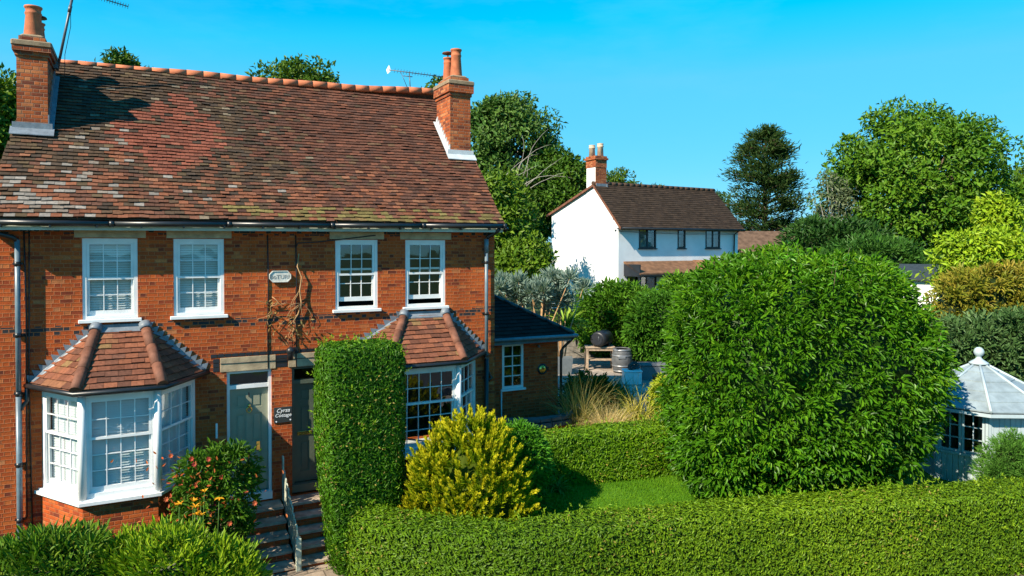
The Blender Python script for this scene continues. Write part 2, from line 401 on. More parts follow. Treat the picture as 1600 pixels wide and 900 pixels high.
def clad(f,V,F,n,L,Wd,palette,tilt=.9,depth=.06,core=.06,cscale=1.5,seed=0,up=0.0,droop=.1,six=False,corecol=(.02,.035,.008),fold=.2,out=.55,mix=.45,bright=.18):
    """leaves spread through a band of the given depth under a shell; a twiggy core behind them"""
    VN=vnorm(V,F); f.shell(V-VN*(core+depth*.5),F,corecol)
    P,N=sample(V,F,n,VN); P=P-N*(rng.random((n,1))**1.3*depth)
    rv=rng.normal(size=(n,3)); A=unit(rv-(rv*N).sum(1,keepdims=True)*N)+N*out*rng.random((n,1))+np.array([0,0,up])
    Nn=unit(N+rng.normal(size=(n,3))*tilt*.6)
    s=(.7+.6*rng.random(n))
    f.add(leaf_geo(P,A,Nn,L*s,Wd*s,fold,droop,six),colours(P,palette,cscale,mix,seed,bright))
def crown(f,c,r,nc,rc,per,L,Wd,palette,seed=0,flat=.75,inner=.5,droop=.1,cut=-.75,six=False,cscale=.5,spread=.5):
    """leaf clumps spread through an ellipsoid; returns clump centres"""
    c=np.array(c,float); r=np.array(r,float); cl=[]
    rg=np.random.default_rng(seed+1)
    for k in range(nc):
        while True:
            d=rg.normal(size=3); d/=np.linalg.norm(d)
            if d[2]>cut: break
        rad=rg.uniform(inner,1.0)**.6
        cl.append(c+d*r*rad*(1-rc/r.mean()*.55))
    cl=np.array(cl)
    q=np.repeat(np.arange(nc),per); n=len(q)
    size=rg.uniform(.65,1.3,nc)[q][:,None]*rc
    d=unit(rng.normal(size=(n,3))+np.array([0,0,.25])); 
    P=cl[q]+d*size*(.35+.65*rng.random((n,1))**.6)*np.array([1,1,flat])
    o=unit((P-c)/r); N=unit(d*.6+o*.5+np.array([0,0,.35])+rng.normal(size=(n,3))*spread)
    rv=rng.normal(size=(n,3))+d*.6; s=.65+.7*rng.random(n)
    tone=rg.random(nc)[q]
    t=.45*rng.random(n)+.3*tone+.25*lown(P,cscale,seed)
    C=pal(t,palette)*(1+.15*(rng.random((n,1))*2-1))
    f.add(leaf_geo(P,rv,N,L*s,Wd*s,.2,droop,six),C); return cl
def limbs(mb,base,top,cl,r0,n=14,seed=0):
    rg=random.Random(seed); base=Vector(base); top=Vector(top)
    mid=base.lerp(top,.5)+Vector((rg.uniform(-.15,.15),rg.uniform(-.15,.15),0))
    mb.tube([base,base.lerp(mid,.5),mid,top],[r0,r0*.8,r0*.62,r0*.2],8)
    for c in rg.sample([Vector(x) for x in cl],min(n,len(cl))):
        s=base.lerp(top,rg.uniform(.3,.85)); m=s.lerp(c,.5)+Vector((0,0,rg.uniform(-.05,.2)*(c-s).length*.5))
        mb.tube([s,m,c],[r0*.3,r0*.18,r0*.05],5)

# ------------------------------------------------------------------ terrain
def sstep(a,b,x):
    t=np.clip((np.asarray(x,float)-a)/(b-a),0,1); return t*t*(3-2*t)
def gz(x,y):
    x=np.asarray(x,float); y=np.asarray(y,float)
    front=sstep(3.3,4.2,x)*sstep(-6.3,-5.7,y+(x-13)*.23)*.58
    z=front*(1-sstep(1,6,y))+ (.95*sstep(1,6,y))*sstep(-30,2,x)
    z=z+1.15*sstep(12.6,13.6,y-(x-13)*.0)+2.4*sstep(22,60,y)+3*sstep(60,160,y)
    return z
def gzf(x,y): return float(gz(x,y))
def sheet(name,xs,ys,zf,m,kind="structure",label=None,cat=None):
    X,Y=np.meshgrid(xs,ys); V=np.stack([X,Y,zf(X,Y)],-1).reshape(-1,3); nx,ny=len(xs),len(ys)
    i,j=np.meshgrid(np.arange(nx-1),np.arange(ny-1)); a=(j*nx+i).ravel(); F=np.stack([a,a+1,a+nx+1,a+nx],1)
    o=make_mesh(name,V,F.ravel(),np.arange(len(F))*4,np.full(len(F),4),m,None,None,False,None,True)
    o["kind"]=kind
    if label:o["label"]=label
    if cat:o["category"]=cat
    return o
xs=np.concatenate([np.linspace(-900,-60,15)[:-1],np.linspace(-60,-6,19)[:-1],np.linspace(-6,30,73)[:-1],np.linspace(30,90,21)[:-1],np.linspace(90,900,15)])
ys=np.concatenate([np.linspace(-600,-60,10)[:-1],np.linspace(-60,-14,12)[:-1],np.linspace(-14,30,89)[:-1],np.linspace(30,100,24)[:-1],np.linspace(100,1200,15)])
sheet("ground",xs,ys,lambda x,y: gz(x,y)-.03,M["ground"])
sheet("road",np.linspace(-80,80,33),np.linspace(-20,-13.5,6),lambda x,y: 0*x-.02,M["road"])
kb=MB(); kb.box(-80,80,-13.5,-13.35,-.05,.09); kb.build("kerb",M["greypave"])["kind"]="structure"
sheet("path",np.linspace(.2,3.4,9),np.linspace(-13.3,-1.3,25),lambda x,y: .02+.1*sstep(-3.5,-1.6,y),M["pathpave"])
sheet("front_bed",np.linspace(-3.4,.2,8),np.linspace(-13.3,-.2,16),lambda x,y: 0*x+.03,M["soil"])
sheet("verge_path",np.linspace(3.4,34,31),np.linspace(-13.3,-3.6,12),lambda x,y: 0*x-.016,M["pathpave"])
# lawn, patio
lawnp=[W(800,13.2),W(865,15.6),W(1130,16.6),W(1500,16.0),W(1500,13),W(1100,12.4)]
sheet("lawn",np.linspace(5.2,17,60),np.linspace(-7.2,-.2,40),lambda x,y: gz(x,y)+.012-.25*(1-sstep(.4,.55,gz(x,y)))+.012*np.sin(x*2.1)*np.cos(y*1.7),M["lawn"])
n=60000
P=np.stack([rng.uniform(5.4,13.5,n),rng.uniform(-6.2,-1.2,n),np.zeros(n)],1); P[:,2]=gz(P[:,0],P[:,1])
f=Fol(); D=rng.normal(size=(n,3))*.45+np.array([0,0,1]); s=.6+.7*rng.random(n)
f.add(leaf_geo(P,D,unit(rng.normal(size=(n,3))),.065*s,.012*s,.1,.1),colours(P,[(.05,.15,.004),(.10,.24,.008),(.17,.31,.015)],1.6,.55,3))
o=f.build("grass",M["leaf_dull"]); props(o,"short bright green mown grass on the lawn behind the front hedge","grass",kind="stuff")
sheet("patio",np.linspace(8.5,24,24),np.linspace(1.5,12.9,22),lambda x,y: gz(x,y)+.01,M["paving"])
sheet("shaded_patio",np.linspace(9.9,19,24),np.linspace(.6,4.4,12),lambda x,y: gz(x,y)+.016,M["greypave"])  # shaded part of the patio, its shade painted as grey-blue paving
# ------------------------------------------------------------------ tiled slopes
def tile_slope(name, P0, U, S, vmax, lims, m, parent, gauge, tw, th, colfn, jit=.004, warp=None, seed=0, label=None):
    """individually laid tiles; lims(v)->(u0,u1)"""
    rg=np.random.default_rng(seed); P0=np.array(P0,float); U=np.array(U,float); S=np.array(S,float); N=unit(np.cross(U,S)[None])[0]
    if N[2]<0: N=-N
    a=[];k=0
    while k*gauge<vmax-.02:
        v0=k*gauge; u0,u1=lims(v0+gauge*.4); off=(k%2)*.5*tw+rg.uniform(-.01,.01)
        x=math.floor((u0-off)/tw)*tw+off
        while x<u1:
            l,r=max(x,u0),min(x+tw-.004,u1)
            if r-l>.02: a.append((l,r,v0,k))
            x+=tw
        k+=1
    a=np.array(a); n=len(a); l,r,v0=a[:,0],a[:,1],a[:,2]
    jv=rg.normal(size=n)*jit; jh=np.abs(rg.normal(size=n))*jit*1.2; dv=rg.normal(size=n)*jit*.6
    v1=np.minimum(v0+gauge*1.3,vmax+.01)
    def pt(u,v,h):
        p=P0+U*u[:,None]+S*v[:,None]+N*h[:,None]
        if warp is not None: p=p+N*warp(u,v)[:,None]
        return p
    z0=np.zeros(n)
    g0=.011
    vs=[pt(l,v0+jv-dv,z0+g0+jh),pt(r,v0+jv+dv,z0+g0+jh),pt(r,v0+jv+dv,z0+g0+th*.8+jh),pt(l,v0+jv-dv,z0+g0+th*.8+jh),pt(r,v1,z0+.002),pt(l,v1,z0+.002)]
    V=np.stack(vs,1).reshape(-1,3); b=(np.arange(n)*6)[:,None]
    F=np.concatenate([np.concatenate([b+np.array([[3,2,4]]),b+np.array([[3,4,5]]),b+np.array([[0,1,2]]),b+np.array([[0,2,3]]),b+np.array([[0,3,5]]),b+np.array([[1,4,2]]),b+np.array([[0,5,4]]),b+np.array([[0,4,1]])],1).reshape(-1,3)])
    C=np.repeat(colfn((l+r)/2,v0,rg),8,axis=0)
    o=make_mesh(name,V,F.ravel(),np.arange(len(F))*3,np.full(len(F),3),m,parent,None,False,C)
    if label:o["label"]=label
    return o
def pick(rg,n,cols,w):
    c=np.array(cols)[rg.choice(len(cols),n,p=np.array(w)/sum(w))]; mu=(np.array(cols)*(np.array(w)/sum(w))[:,None]).sum(0); c=c*.55+mu*.45; return c*(1+.22*(rg.random((n,1))*2-1))

# ------------------------------------------------------------------ windows
def sash_window(parent,O,U,N,w,h,cols,rt,rb,blind=False,gap=0.0,fr=.06,meet=.5,sill=.07,own=True,barw=.0145,frame_out=.0):
    b=MB(O,U,N); d0,d1=-.11,-.015+frame_out
    b.box(0,fr,d0,d1,0,h); b.box(w-fr,w,d0,d1,0,h); b.box(fr,w-fr,d0,d1,h-fr,h); b.box(fr,w-fr,d0,d1,0,fr*.9)
    # parting beads
    b.box(fr,fr+.012,-.05,-.03,fr,h-fr); b.box(w-fr-.012,w-fr,-.05,-.03,fr,h-fr)
    root=b.build("window" if own else "window_frame",M["white"],parent)
    par=root if own else parent
    hm=fr+(h-2*fr)*(1-meet); st=.042
    def sash(z0,z1,n0,n1,rows,bottom):
        q=MB(O,U,N); a0,a1=fr+.003,w-fr-.003
        q.box(a0,a0+st,n0,n1,z0,z1); q.box(a1-st,a1,n0,n1,z0,z1); q.box(a0+st,a1-st,n0,n1,z1-.04,z1); q.box(a0+st,a1-st,n0,n1,z0,z0+bottom)
        gw=(a1-a0-2*st); gz0,gz1=z0+bottom,z1-.04; nm=(n0+n1)/2
        for i in range(1,cols): x=a0+st+gw*i/cols; q.box(x-barw/2,x+barw/2,nm-.004,n1-.003,gz0,gz1)
        for i in range(1,rows): z=gz0+(gz1-gz0)*i/rows; q.box(a0+st,a1-st,nm-.005,n1-.006,z-barw/2,z+barw/2)
        q.build("sash",M["white"],par)
        g.quad((a0+st,nm-.008,gz0),(a1-st,nm-.008,gz0),(a1-st,nm-.008,gz1),(a0+st,nm-.008,gz1))
    g=MB(O,U,N)
    sash(hm-.02,h-fr,-.055,-.022,rt,.04)
    sash(fr*.9+gap,hm+.022+gap,-.098,-.06,rb,.085)
    g.build("glazing",M["glass"],par)
    if sill:
        s=MB(O,U,N); s.bbox(-.06,w+.06,-.1,sill,-.055,0,.008); s.build("sill",M["white"],par)
    if blind:
        q=MB(O,U,N); z=fr+.03
        while z<h-fr:
            q.quad((fr,-.145,z+.02),(w-fr,-.145,z+.02),(w-fr,-.122,z-.017),(fr,-.122,z-.017)); z+=.042
        q.build("blind",M["blind"],par)
    return root

def wall_grid(b,u0,u1,z0,z1,ops,t=.12):
    us=sorted({u0,u1,*[o[0] for o in ops],*[o[1] for o in ops]}); zs=sorted({z0,z1,*[o[2] for o in ops],*[o[3] for o in ops]})
    for i in range(len(us)-1):
        for j in range(len(zs)-1):
            cu,cz=(us[i]+us[i+1])/2,(zs[j]+zs[j+1])/2
            if any(o[0]<cu<o[1] and o[2]<cz<o[3] for o in ops): continue
            b.quad((us[i],0,zs[j]),(us[i+1],0,zs[j]),(us[i+1],0,zs[j+1]),(us[i],0,zs[j+1]))
    for (a,c,e,f) in ops:
        b.quad((a,0,e),(a,-t,e),(a,-t,f),(a,0,f)); b.quad((c,-t,e),(c,0,e),(c,0,f),(c,-t,f))
        b.quad((a,-t,f),(c,-t,f),(c,0,f),(a,0,f)); b.quad((a,0,e),(c,0,e),(c,-t,e),(a,-t,e))

# ------------------------------------------------------------------ the brick cottages
XL,XR,YB=-2.08,6.86,6.4
house=thing("brick_house","pair of red brick cottages with tiled roof, two bay windows and two chimneys","house",(2.4,0,.2))
wins=[(-.846,-.02),(.543,1.375),(3.40,4.25),(4.83,5.71)]
WZ0,WZ1=4.40,5.77
doors=[(1.41,2.2),(2.565,3.36)]
bayL=dict(A=(-1.446,0),B=(-.806,-1.0),C=(.255,-1.0),D=(.895,0),xl=-.64,xr=.08)
bayR=dict(A=(3.50,0),B=(4.2,-.92),C=(5.62,-.92),D=(6.42,0),xl=4.81,xr=5.68)
w=MB((0,0,0),(1,0,0),(0,-1,0)); w.m=0
ops=[(a,b_,WZ0,WZ1) for a,b_ in wins]+[(a,b_,.9,3.34) for a,b_ in doors]+[(-1.42,.87,1.66,3.28),(3.53,6.39,1.66,3.28)]
wall_grid(w,XL,XR,-.1,6.06,ops,.2)
w.frame()
def side(x,flip):
    p=[(x,0,-.1),(x,YB,-.1),(x,YB,6.06),(x+(.4 if x<0 else 0),3.07,9.1),(x,0,6.06)]
    w.poly(p if flip else p[::-1])
side(XL,False); side(XR,True); w.quad((XR,YB,-.1),(XL,YB,-.1),(XL,YB,6.06),(XR,YB,6.06))
w.build("wall",M["brick"],house)
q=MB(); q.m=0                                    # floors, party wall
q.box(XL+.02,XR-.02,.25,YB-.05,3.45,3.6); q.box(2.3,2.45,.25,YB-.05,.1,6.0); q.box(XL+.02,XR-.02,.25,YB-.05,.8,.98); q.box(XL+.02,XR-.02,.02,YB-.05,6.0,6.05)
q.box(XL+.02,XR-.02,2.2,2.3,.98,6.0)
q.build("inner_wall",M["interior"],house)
for a_ in [(a-.11,b_+.13,-.1,.012,WZ1+.012,WZ1+.155,.004) for a,b_ in wins]+[(1.30,2.27,-.1,.014,3.345,3.60,.004),(2.50,3.45,-.1,.014,3.345,3.60,.004)]:
    q=MB((0,0,0),(1,0,0),(0,-1,0)); q.bbox(*a_); q.build("lintel",M["stone"],house)
q=MB((0,0,0),(1,0,0),(0,-1,0))
for k in range(19):
    u=1.14+k*.121; q.box(u,u+.108,-.02,.006,3.615,3.675)
for z in (3.36,3.44,3.52): q.box(1.18,1.285,-.02,.006,z,z+.068); q.box(2.285,2.485,-.02,.006,z,z+.068)
q.build("brick_trim",M["frameblack"],house)
for i,(a,b_) in enumerate(wins):
    sash_window(house,(a,0,WZ0),(1,0,0),(0,-1,0),b_-a,WZ1-WZ0,3,2,2,blind=i<2,gap=.0 if i<2 else .1)
# doors
def door(a,b_,m,label,knocker,z0=1.06):
    b=MB((a,0,0),(1,0,0),(0,-1,0)); wd=b_-a; f=.055
    b.box(0,f,-.16,-.05,z0-.1,3.335); b.box(wd-f,wd,-.16,-.05,z0-.1,3.335); b.box(f,wd-f,-.16,-.05,3.29,3.335); b.box(f,wd-f,-.16,-.06,3.0,3.07)
    b.box(-.0,wd,-.16,.02,z0-.16,z0-.02)
    fr=b.build("door_frame",M["white"] if knocker else M["door_dark"],house)
    g=MB((a,0,0),(1,0,0),(0,-1,0)); g.quad((f,-.12,3.07),(wd-f,-.12,3.07),(wd-f,-.12,3.29),(f,-.12,3.29)); g.build("fanlight",M["glass"],fr)
    d=MB((a,0,0),(1,0,0),(0,-1,0)); u0,u1=f+.004,wd-f-.004; zt=2.995; zb=z0
    d.box(u0,u1,-.17,-.135,zb,zt)
    st=.105; mid=(u0+u1)/2
    def rails(z_a,z_b): d.box(u0+st,u1-st,-.135,-.118,z_a,z_b)
    d.box(u0,u0+st,-.135,-.118,zb,zt); d.box(u1-st,u1,-.135,-.118,zb,zt)
    zs_=[(zb,zb+.2),(zb+.78,zb+.93),(zb+1.46,zb+1.57),(zt-.11,zt)]
    for r in zs_: rails(*r)
    for r0,r1 in zip(zs_[:-1],zs_[1:]):
        d.box(mid-.05,mid+.05,-.135,-.118,r0[1],r1[0])
        for (x0,x1) in ((u0+st,mid-.05),(mid+.05,u1-st)):
            d.bbox(x0+.035,x1-.035,-.136,-.124,r0[1]+.04,r1[0]-.04,.004)
    dr=d.build("door",m,house,label=label)
    k=MB((a,0,0),(1,0,0),(0,-1,0)); k.frame((0,0,0))
    cx=a+mid if knocker else a+wd*.17
    if knocker:
        kz=2.62; k.tube([(cx,.105,kz+.07),(cx,.09,kz+.05),(cx,.095,kz+.02)],[.02,.03,.02],8)
        ring=[(cx+.045*math.sin(t),.09,kz-.03+.05*math.cos(t)) for t in np.linspace(0,2*math.pi,17)]
        k.tube(ring,.011,6); k.build("door_knocker",M["brass"],dr)
        k=MB(); k.box(cx+.13,cx+.19,.09,.118,1.82,1.98); k.tube([(cx+.16,.1,1.9),(cx+.16,.06,1.9)],[.012,.028],8); k.build("handle",M["brass"],dr)
        t=MB(); t.box(cx-.008,cx+.008,.1,.12,2.83,2.91); t.build("door_number",M["iron"],dr)
    else:
        t=MB(); t.bbox(cx-.02,cx+.26,.1,.118,2.0,2.07,.004); t.build("letterbox",M["brass"],dr)
        k.tube([(cx+.33,.118,2.3),(cx+.33,.07,2.3),(cx+.33,.06,2.3)],[.02,.035,.01],10); k.build("handle",M["brass"],dr)
door(*doors[0],M["door_green"],"sage green panelled door with a round brass knocker",True)
door(*doors[1],M["door_dark"],"dark green door with brass letterbox, half hidden by the tall hedge",False,1.1)
b=MB(); b.bbox(1.215,1.25,-.03,.0,2.15,2.42,.006); b.build("doorbell",M["whiteplastic"],house)

# main roof
c00=Vector((-2.2,-.27,6.07)); c10=Vector((6.98,-.27,6.13)); c11=Vector((6.98,3.07,9.64)); c01=Vector((-2.2,3.07,9.36))
RU=(c10-c00).normalized(); RW=(c10-c00).length
RS=(c01-c00); RS=(RS-RU*RS.dot(RU)).normalized(); RL=(c01-c00).length
rN=RU.cross(RS).normalized()
def roof_px(px,py):
    """roof coordinates (u,v) met by the ray through a pixel, used to place the repaired patch"""
    d=W(px,1.0)-Vector((0,-CD,0)); d.z=(388-py)/FP; c=Vector((0,-CD,CH)); t=(c00-c).dot(rN)/d.dot(rN); p=c+d*t-c00
    return p.dot(RU),p.dot(RS)
patch=[roof_px(*p) for p in ((158,210),(270,150),(290,152),(370,218),(266,280))]
def inpoly(u,v,pg):
    ins=np.zeros(len(u),bool); n=len(pg)
    for i in range(n):
        (x1,y1),(x2,y2)=pg[i],pg[(i+1)%n]
        c=((y1>v)!=(y2>v))&(u<(x2-x1)*(v-y1)/(y2-y1+1e-9)+x1); ins^=c
    return ins
lich=[roof_px(*p) for p in ((95,285),(60,330),(185,225),(150,240),(330,300),(20,300))]
def maincol(u,v,rg):
    n=len(u); P=np.stack([u,v,0*u],1)
    left=pick(rg,n,[(.06,.04,.026),(.085,.052,.032),(.12,.085,.045),(.045,.036,.03),(.17,.07,.035),(.24,.2,.14)],[5,5,2.5,4,1,.5])
    right=pick(rg,n,[(.10,.045,.03),(.135,.055,.035),(.065,.038,.03),(.18,.068,.04),(.22,.085,.045),(.15,.10,.055)],[5,5,5,2,.7,.8])
    low=pick(rg,n,[(.22,.08,.04),(.17,.07,.04),(.12,.055,.036),(.26,.12,.065),(.075,.044,.034)],[4,4,4,1.3,2.5])
    t=1/(1+np.exp(-(u-4.1+1.2*(lown(P,.9,4)-.5)*2)*2.5)); C=np.where((rg.random(n)<t)[:,None],right,left)
    tl=(1-v/RL)*1.0-.55+.8*(lown(P,.8,9)-.5); C=np.where((rg.random(n)<np.clip(tl*1.5,0,.75))[:,None],low,C)
    ins=inpoly(u+rg.normal(size=n)*.09,v+rg.normal(size=n)*.06,patch)&(rg.random(n)<.86)
    C=np.where(ins[:,None],pick(rg,n,[(.22,.07,.042),(.185,.062,.04),(.25,.088,.055),(.13,.052,.034)],[5,4,1.5,2]),C)
    for i,(a,b_) in enumerate(lich):
        d=np.hypot((u-a)/[.8,.75,.35,.35,.9,.6][i],(v-b_)/[.5,.42,.3,.3,.3,.4][i]); C=np.where((rg.random(n)<[.3,.5,.25,.18,.08,.18][i]*np.exp(-d*d))[:,None],pick(rg,n,[(.23,.21,.185),(.19,.15,.115)],[2,1]),C)
    mo=(u>3.6)&(v<.34); C=np.where((mo&(rg.random(n)<.42))[:,None],pick(rg,n,[(.17,.14,.05),(.15,.09,.04)],[2,1]),C)
    return C
def warp(u,v):
    P=np.stack([u,v*.6,0*u],1); return .05*(lown(P,.7,21)-.5)+.012*(lown(P,4.5,22)-.5)-.05*np.sin(np.pi*u/RW)*np.sin(np.pi*v/RL)
vm=RL*.985
def mainlim(v): return .5*v/RL, RW-.02*math.sin(v*3)
und=MB(); 
for i in range(24):
    for j in range(10):
        q4=[]
        for (a_,b_) in ((i,j),(i+1,j),(i+1,j+1),(i,j+1)):
            v_=RL*b_/10; u_=.5*v_/RL+.02+(RW-.06-.5*v_/RL)*a_/24; p_=c00+RU*u_+RS*v_+rN*(float(warp(np.array([u_]),np.array([v_]))[0])-.03); q4.append(tuple(p_))
        und.quad(*q4)
und.quad((6.94,YB+.25,6.0),(-2.18,YB+.25,6.0),(-1.7,3.07,9.22),(6.94,3.07,9.51))
# barge mortar on the verges
und.quad((6.94,-.22,6.06),(6.98,-.2,6.1),(6.98,3.07,9.6),(6.94,3.07,9.55))
roof=und.build("roof",M["hip"],house,label="weathered clay tile roof with a bright red repaired patch")
tile_slope("roof_tiles",c00,RU,RS,vm,mainlim,M["tile"],roof,.102,.158,.017,maincol,.0065,warp,3)
rt=MB(); nrt=26
for k in range(nrt):
    a=k/nrt; bq=(k+.992)/nrt
    def rp(s): 
        p=c01.lerp(c11,.05+.95*s); return (p.x,p.y,p.z-.07+.02*math.sin(s*7)+.012*math.sin(s*23)-.03*math.sin(math.pi*s))
    rt.tube([rp(a),rp(bq)],[.082+.0008*(k%3),.0817],12)
rt.build("ridge_tiles",M["ridge"],roof)
# gutter, fascia
g=MB()
for k in range(5):
    u0,u1=k/5,(k+1)/5; 
    a=c00.lerp(c10,u0); bq=c00.lerp(c10,u1); dz=[0,-.012,-.004,-.01,0,.004]
    g.tube([(a.x,-.31,a.z-.06+dz[k]),(bq.x,-.31,bq.z-.06+dz[k+1])],.048,10)
    g.tube([(bq.x-.07,-.31,bq.z-.062+dz[k+1]),(bq.x,-.31,bq.z-.062+dz[k+1])],.056,10)
for k in range(14):
    a=c00.lerp(c10,(k+.4)/14); g.box(a.x,a.x+.025,-.345,-.24,a.z-.14,a.z-.09)
g.tube([(6.95,-.31,6.04),(7.0,-.31,6.02),(7.0,-.2,5.98)],.045,8)
g.build("gutter",M["black"],house)
g=MB(); g.prism([(-2.2,-.235,5.89),(6.95,-.235,5.945),(6.95,-.235,6.05),(-2.2,-.235,6.0)],(0,.03,0)); g.prism([(-2.2,-.205,5.93),(6.95,-.205,5.975),(6.95,0,5.99),(-2.2,0,5.95)],(0,0,.02))
g.build("fascia",M["cream"],house)
# downpipes
d=MB(); x=on_y(27,-.09)
d.tube([(-2.3,-.2,5.9),(-2.0,-.16,5.84),(-1.80,-.09,5.78),(x,-.09,5.72)],.042,8); dp=d.build("downpipe",M["black"],house)
e=MB(); e.tube([(x,-.09,5.74),(x,-.09,3.22)],.04,10); e.tube([(x,-.09,3.22),(x,-.09,.05)],.043,10); e.build("pipe_run",M["pipe"],dp)
for z in (5.35,4.2,3.25,2.1,1.2): e=MB(); e.tube([(x,-.09,z-.035),(x,-.09,z+.035)],.05,10); e.box(x-.07,x+.07,-.06,0,z-.015,z+.015); e.build("pipe_clip",M["black"],dp)
d=MB(); x=on_y(760,-.09)
d.tube([(6.83,-.3,6.02),(6.80,-.22,5.95),(6.72,-.12,5.88),(x,-.09,5.82)],.04,8); dp=d.build("downpipe",M["black"],house)
e=MB(); e.tube([(x,-.09,5.8),(x,-.09,3.2)],.038,10); e.tube([(x,-.09,5.8),(x,-.09,5.5)],.047,10); e.build("pipe_run",M["pipe"],dp)
e=MB(); e.tube([(x,-.09,3.22),(x,-.09,.1)],.046,10); e.build("lower_pipe",M["black"],dp)
for z in (5.3,4.2,3.3): e=MB(); e.tube([(x,-.09,z-.03),(x,-.09,z+.03)],.048,10); e.box(x-.07,x+.07,-.06,0,z-.015,z+.015); e.build("pipe_clip",M["black"],dp)
# cables down the front
def cable_run(p,r):
    e=MB(); e.tube(p,r,5); e.build("cable",M["iron"],house)
for px in (418,462):
    x=on_y(px); cable_run([(x,-.012,5.85),(x+.01,-.014,4.9),(x-.005,-.012,4.2),(x,-.014,3.35)],.011)
x=on_y(462); cable_run([(x,-.015,5.62),(x+.04,-.015,5.7),(x+.4,-.015,5.72),(4.2,-.02,5.86)],.011)
x0=on_y(38); cable_run([(x0,-.012,5.9),(x0+.02,-.012,4.5),(x0,-.012,1.2)],.012); cable_run([(x0+.07,-.012,5.9),(x0+.05,-.012,3.4),(x0+.08,-.012,1.0)],.009)
cable_run([(1.3,-.02,3.5),(2.2,-.02,3.49),(2.7,-.02,3.5),(3.4,-.02,3.5)],.006)
# chimneys
def chimney(x0,x1,y0,y1,zc0,zc1,zp,r,label,flash,side):
    b=MB(); b.box(x0,x1,y0,y1,y0+5.3,zc0)
    b.box(x0-.025,x1+.025,y0-.025,y1+.025,zc0,zc0+.08); b.box(x0-.06,x1+.06,y0-.06,y1+.06,zc0+.08,zc1-.16)
    b.box(x0+.03,x1-.03,y0+.03,y1-.03,zc1-.07,zc1+.02)
    c=b.build("chimney",M["brick_chim"],house,label=label)
    k=MB(); k.bbox(x0-.075,x1+.075,y0-.075,y1+.075,zc1-.16,zc1-.07,.02); k.bbox(x0+.05,x1-.05,y0+.05,y1-.05,zc1+.02,zc1+.07,.03); k.build("chimney_cap",M["cement"],c)
    xm=(x0+x1)/2
    p=MB(); h=zp-zc1-.03
    def pot(x,y,r,h): p.lathe((x,y,zc1+.03),[(r*1.0,0),(r*.98,h*.1),(r*.78,h*.72),(r*.86,h*.76),(r*.86,h*.8),(r*.78,h*.83),(r*.8,h*.93),(r*.92,h*.95),(r*.92,h),(r*.7,h),(r*.66,h*.8)],16)
    pot(xm,y0+.25,r*.82,h); p.build("chimney_pot",M["terracotta"],c)
    p=MB(); xs2=xm+(.0 if side>0 else -.08); pot(xs2,y1-.28,r*.7,h*.8); q=p.build("chimney_pot",M["terracotta"],c)
    p=MB(); hh=zc1+.03+h*.8; p.lathe((xs2,y1-.28,hh),[(.015,0),(.015,.1),(r*.8,.1),(r*.75,.125),(.02,.16)],14); p.build("pot_cowl",M["hip"] if side<0 else M["iron"],c)
    f=MB(); zr=lambda y: 6.1+(y+.27)*(3.3/3.34)*1.025
    zb=zr(y0); f.box(x0-.07,x1+.07,y0-.022,y0,zb-.05,zb+.13); f.prism([(x0-.1,y0-.14,zr(y0-.14)+.035),(x1+.1,y0-.14,zr(y0-.14)+.035),(x1+.1,y0,zb+.035),(x0-.1,y0,zb+.035)],(0,0,.015))
    xs_=x0 if side<0 else x1
    n=9
    for k in range(n):
        ya=y0+(y1-y0)*k/n; yb=y0+(y1-y0)*(k+1)/n; t=.02*side
        f.prism([(xs_,ya,zr(ya)),(xs_,yb,zr(yb)),(xs_,yb,zr(yb)+.1),(xs_,ya,zr(yb)+.16)],(t,0,0))
    f.prism([(xs_,y0,zr(y0)+.03),(xs_,y1,zr(y1)+.03),(xs_+.09*side,y1,zr(y1)+.03),(xs_+.09*side,y0,zr(y0)+.03)],(0,0,.015))
    f.build("flashing",flash,c)
    return c
chimney(-1.90,-1.435,1.32,2.5,9.02,9.36,9.97,.19,"taller looking chimney beside the bent aerial mast",M["lead"],1)
chimney(6.39,6.90,1.36,2.2,9.13,9.56,10.27,.175,"chimney with pale stepped flashing at the outer gable",M["leadwhite"],-1)

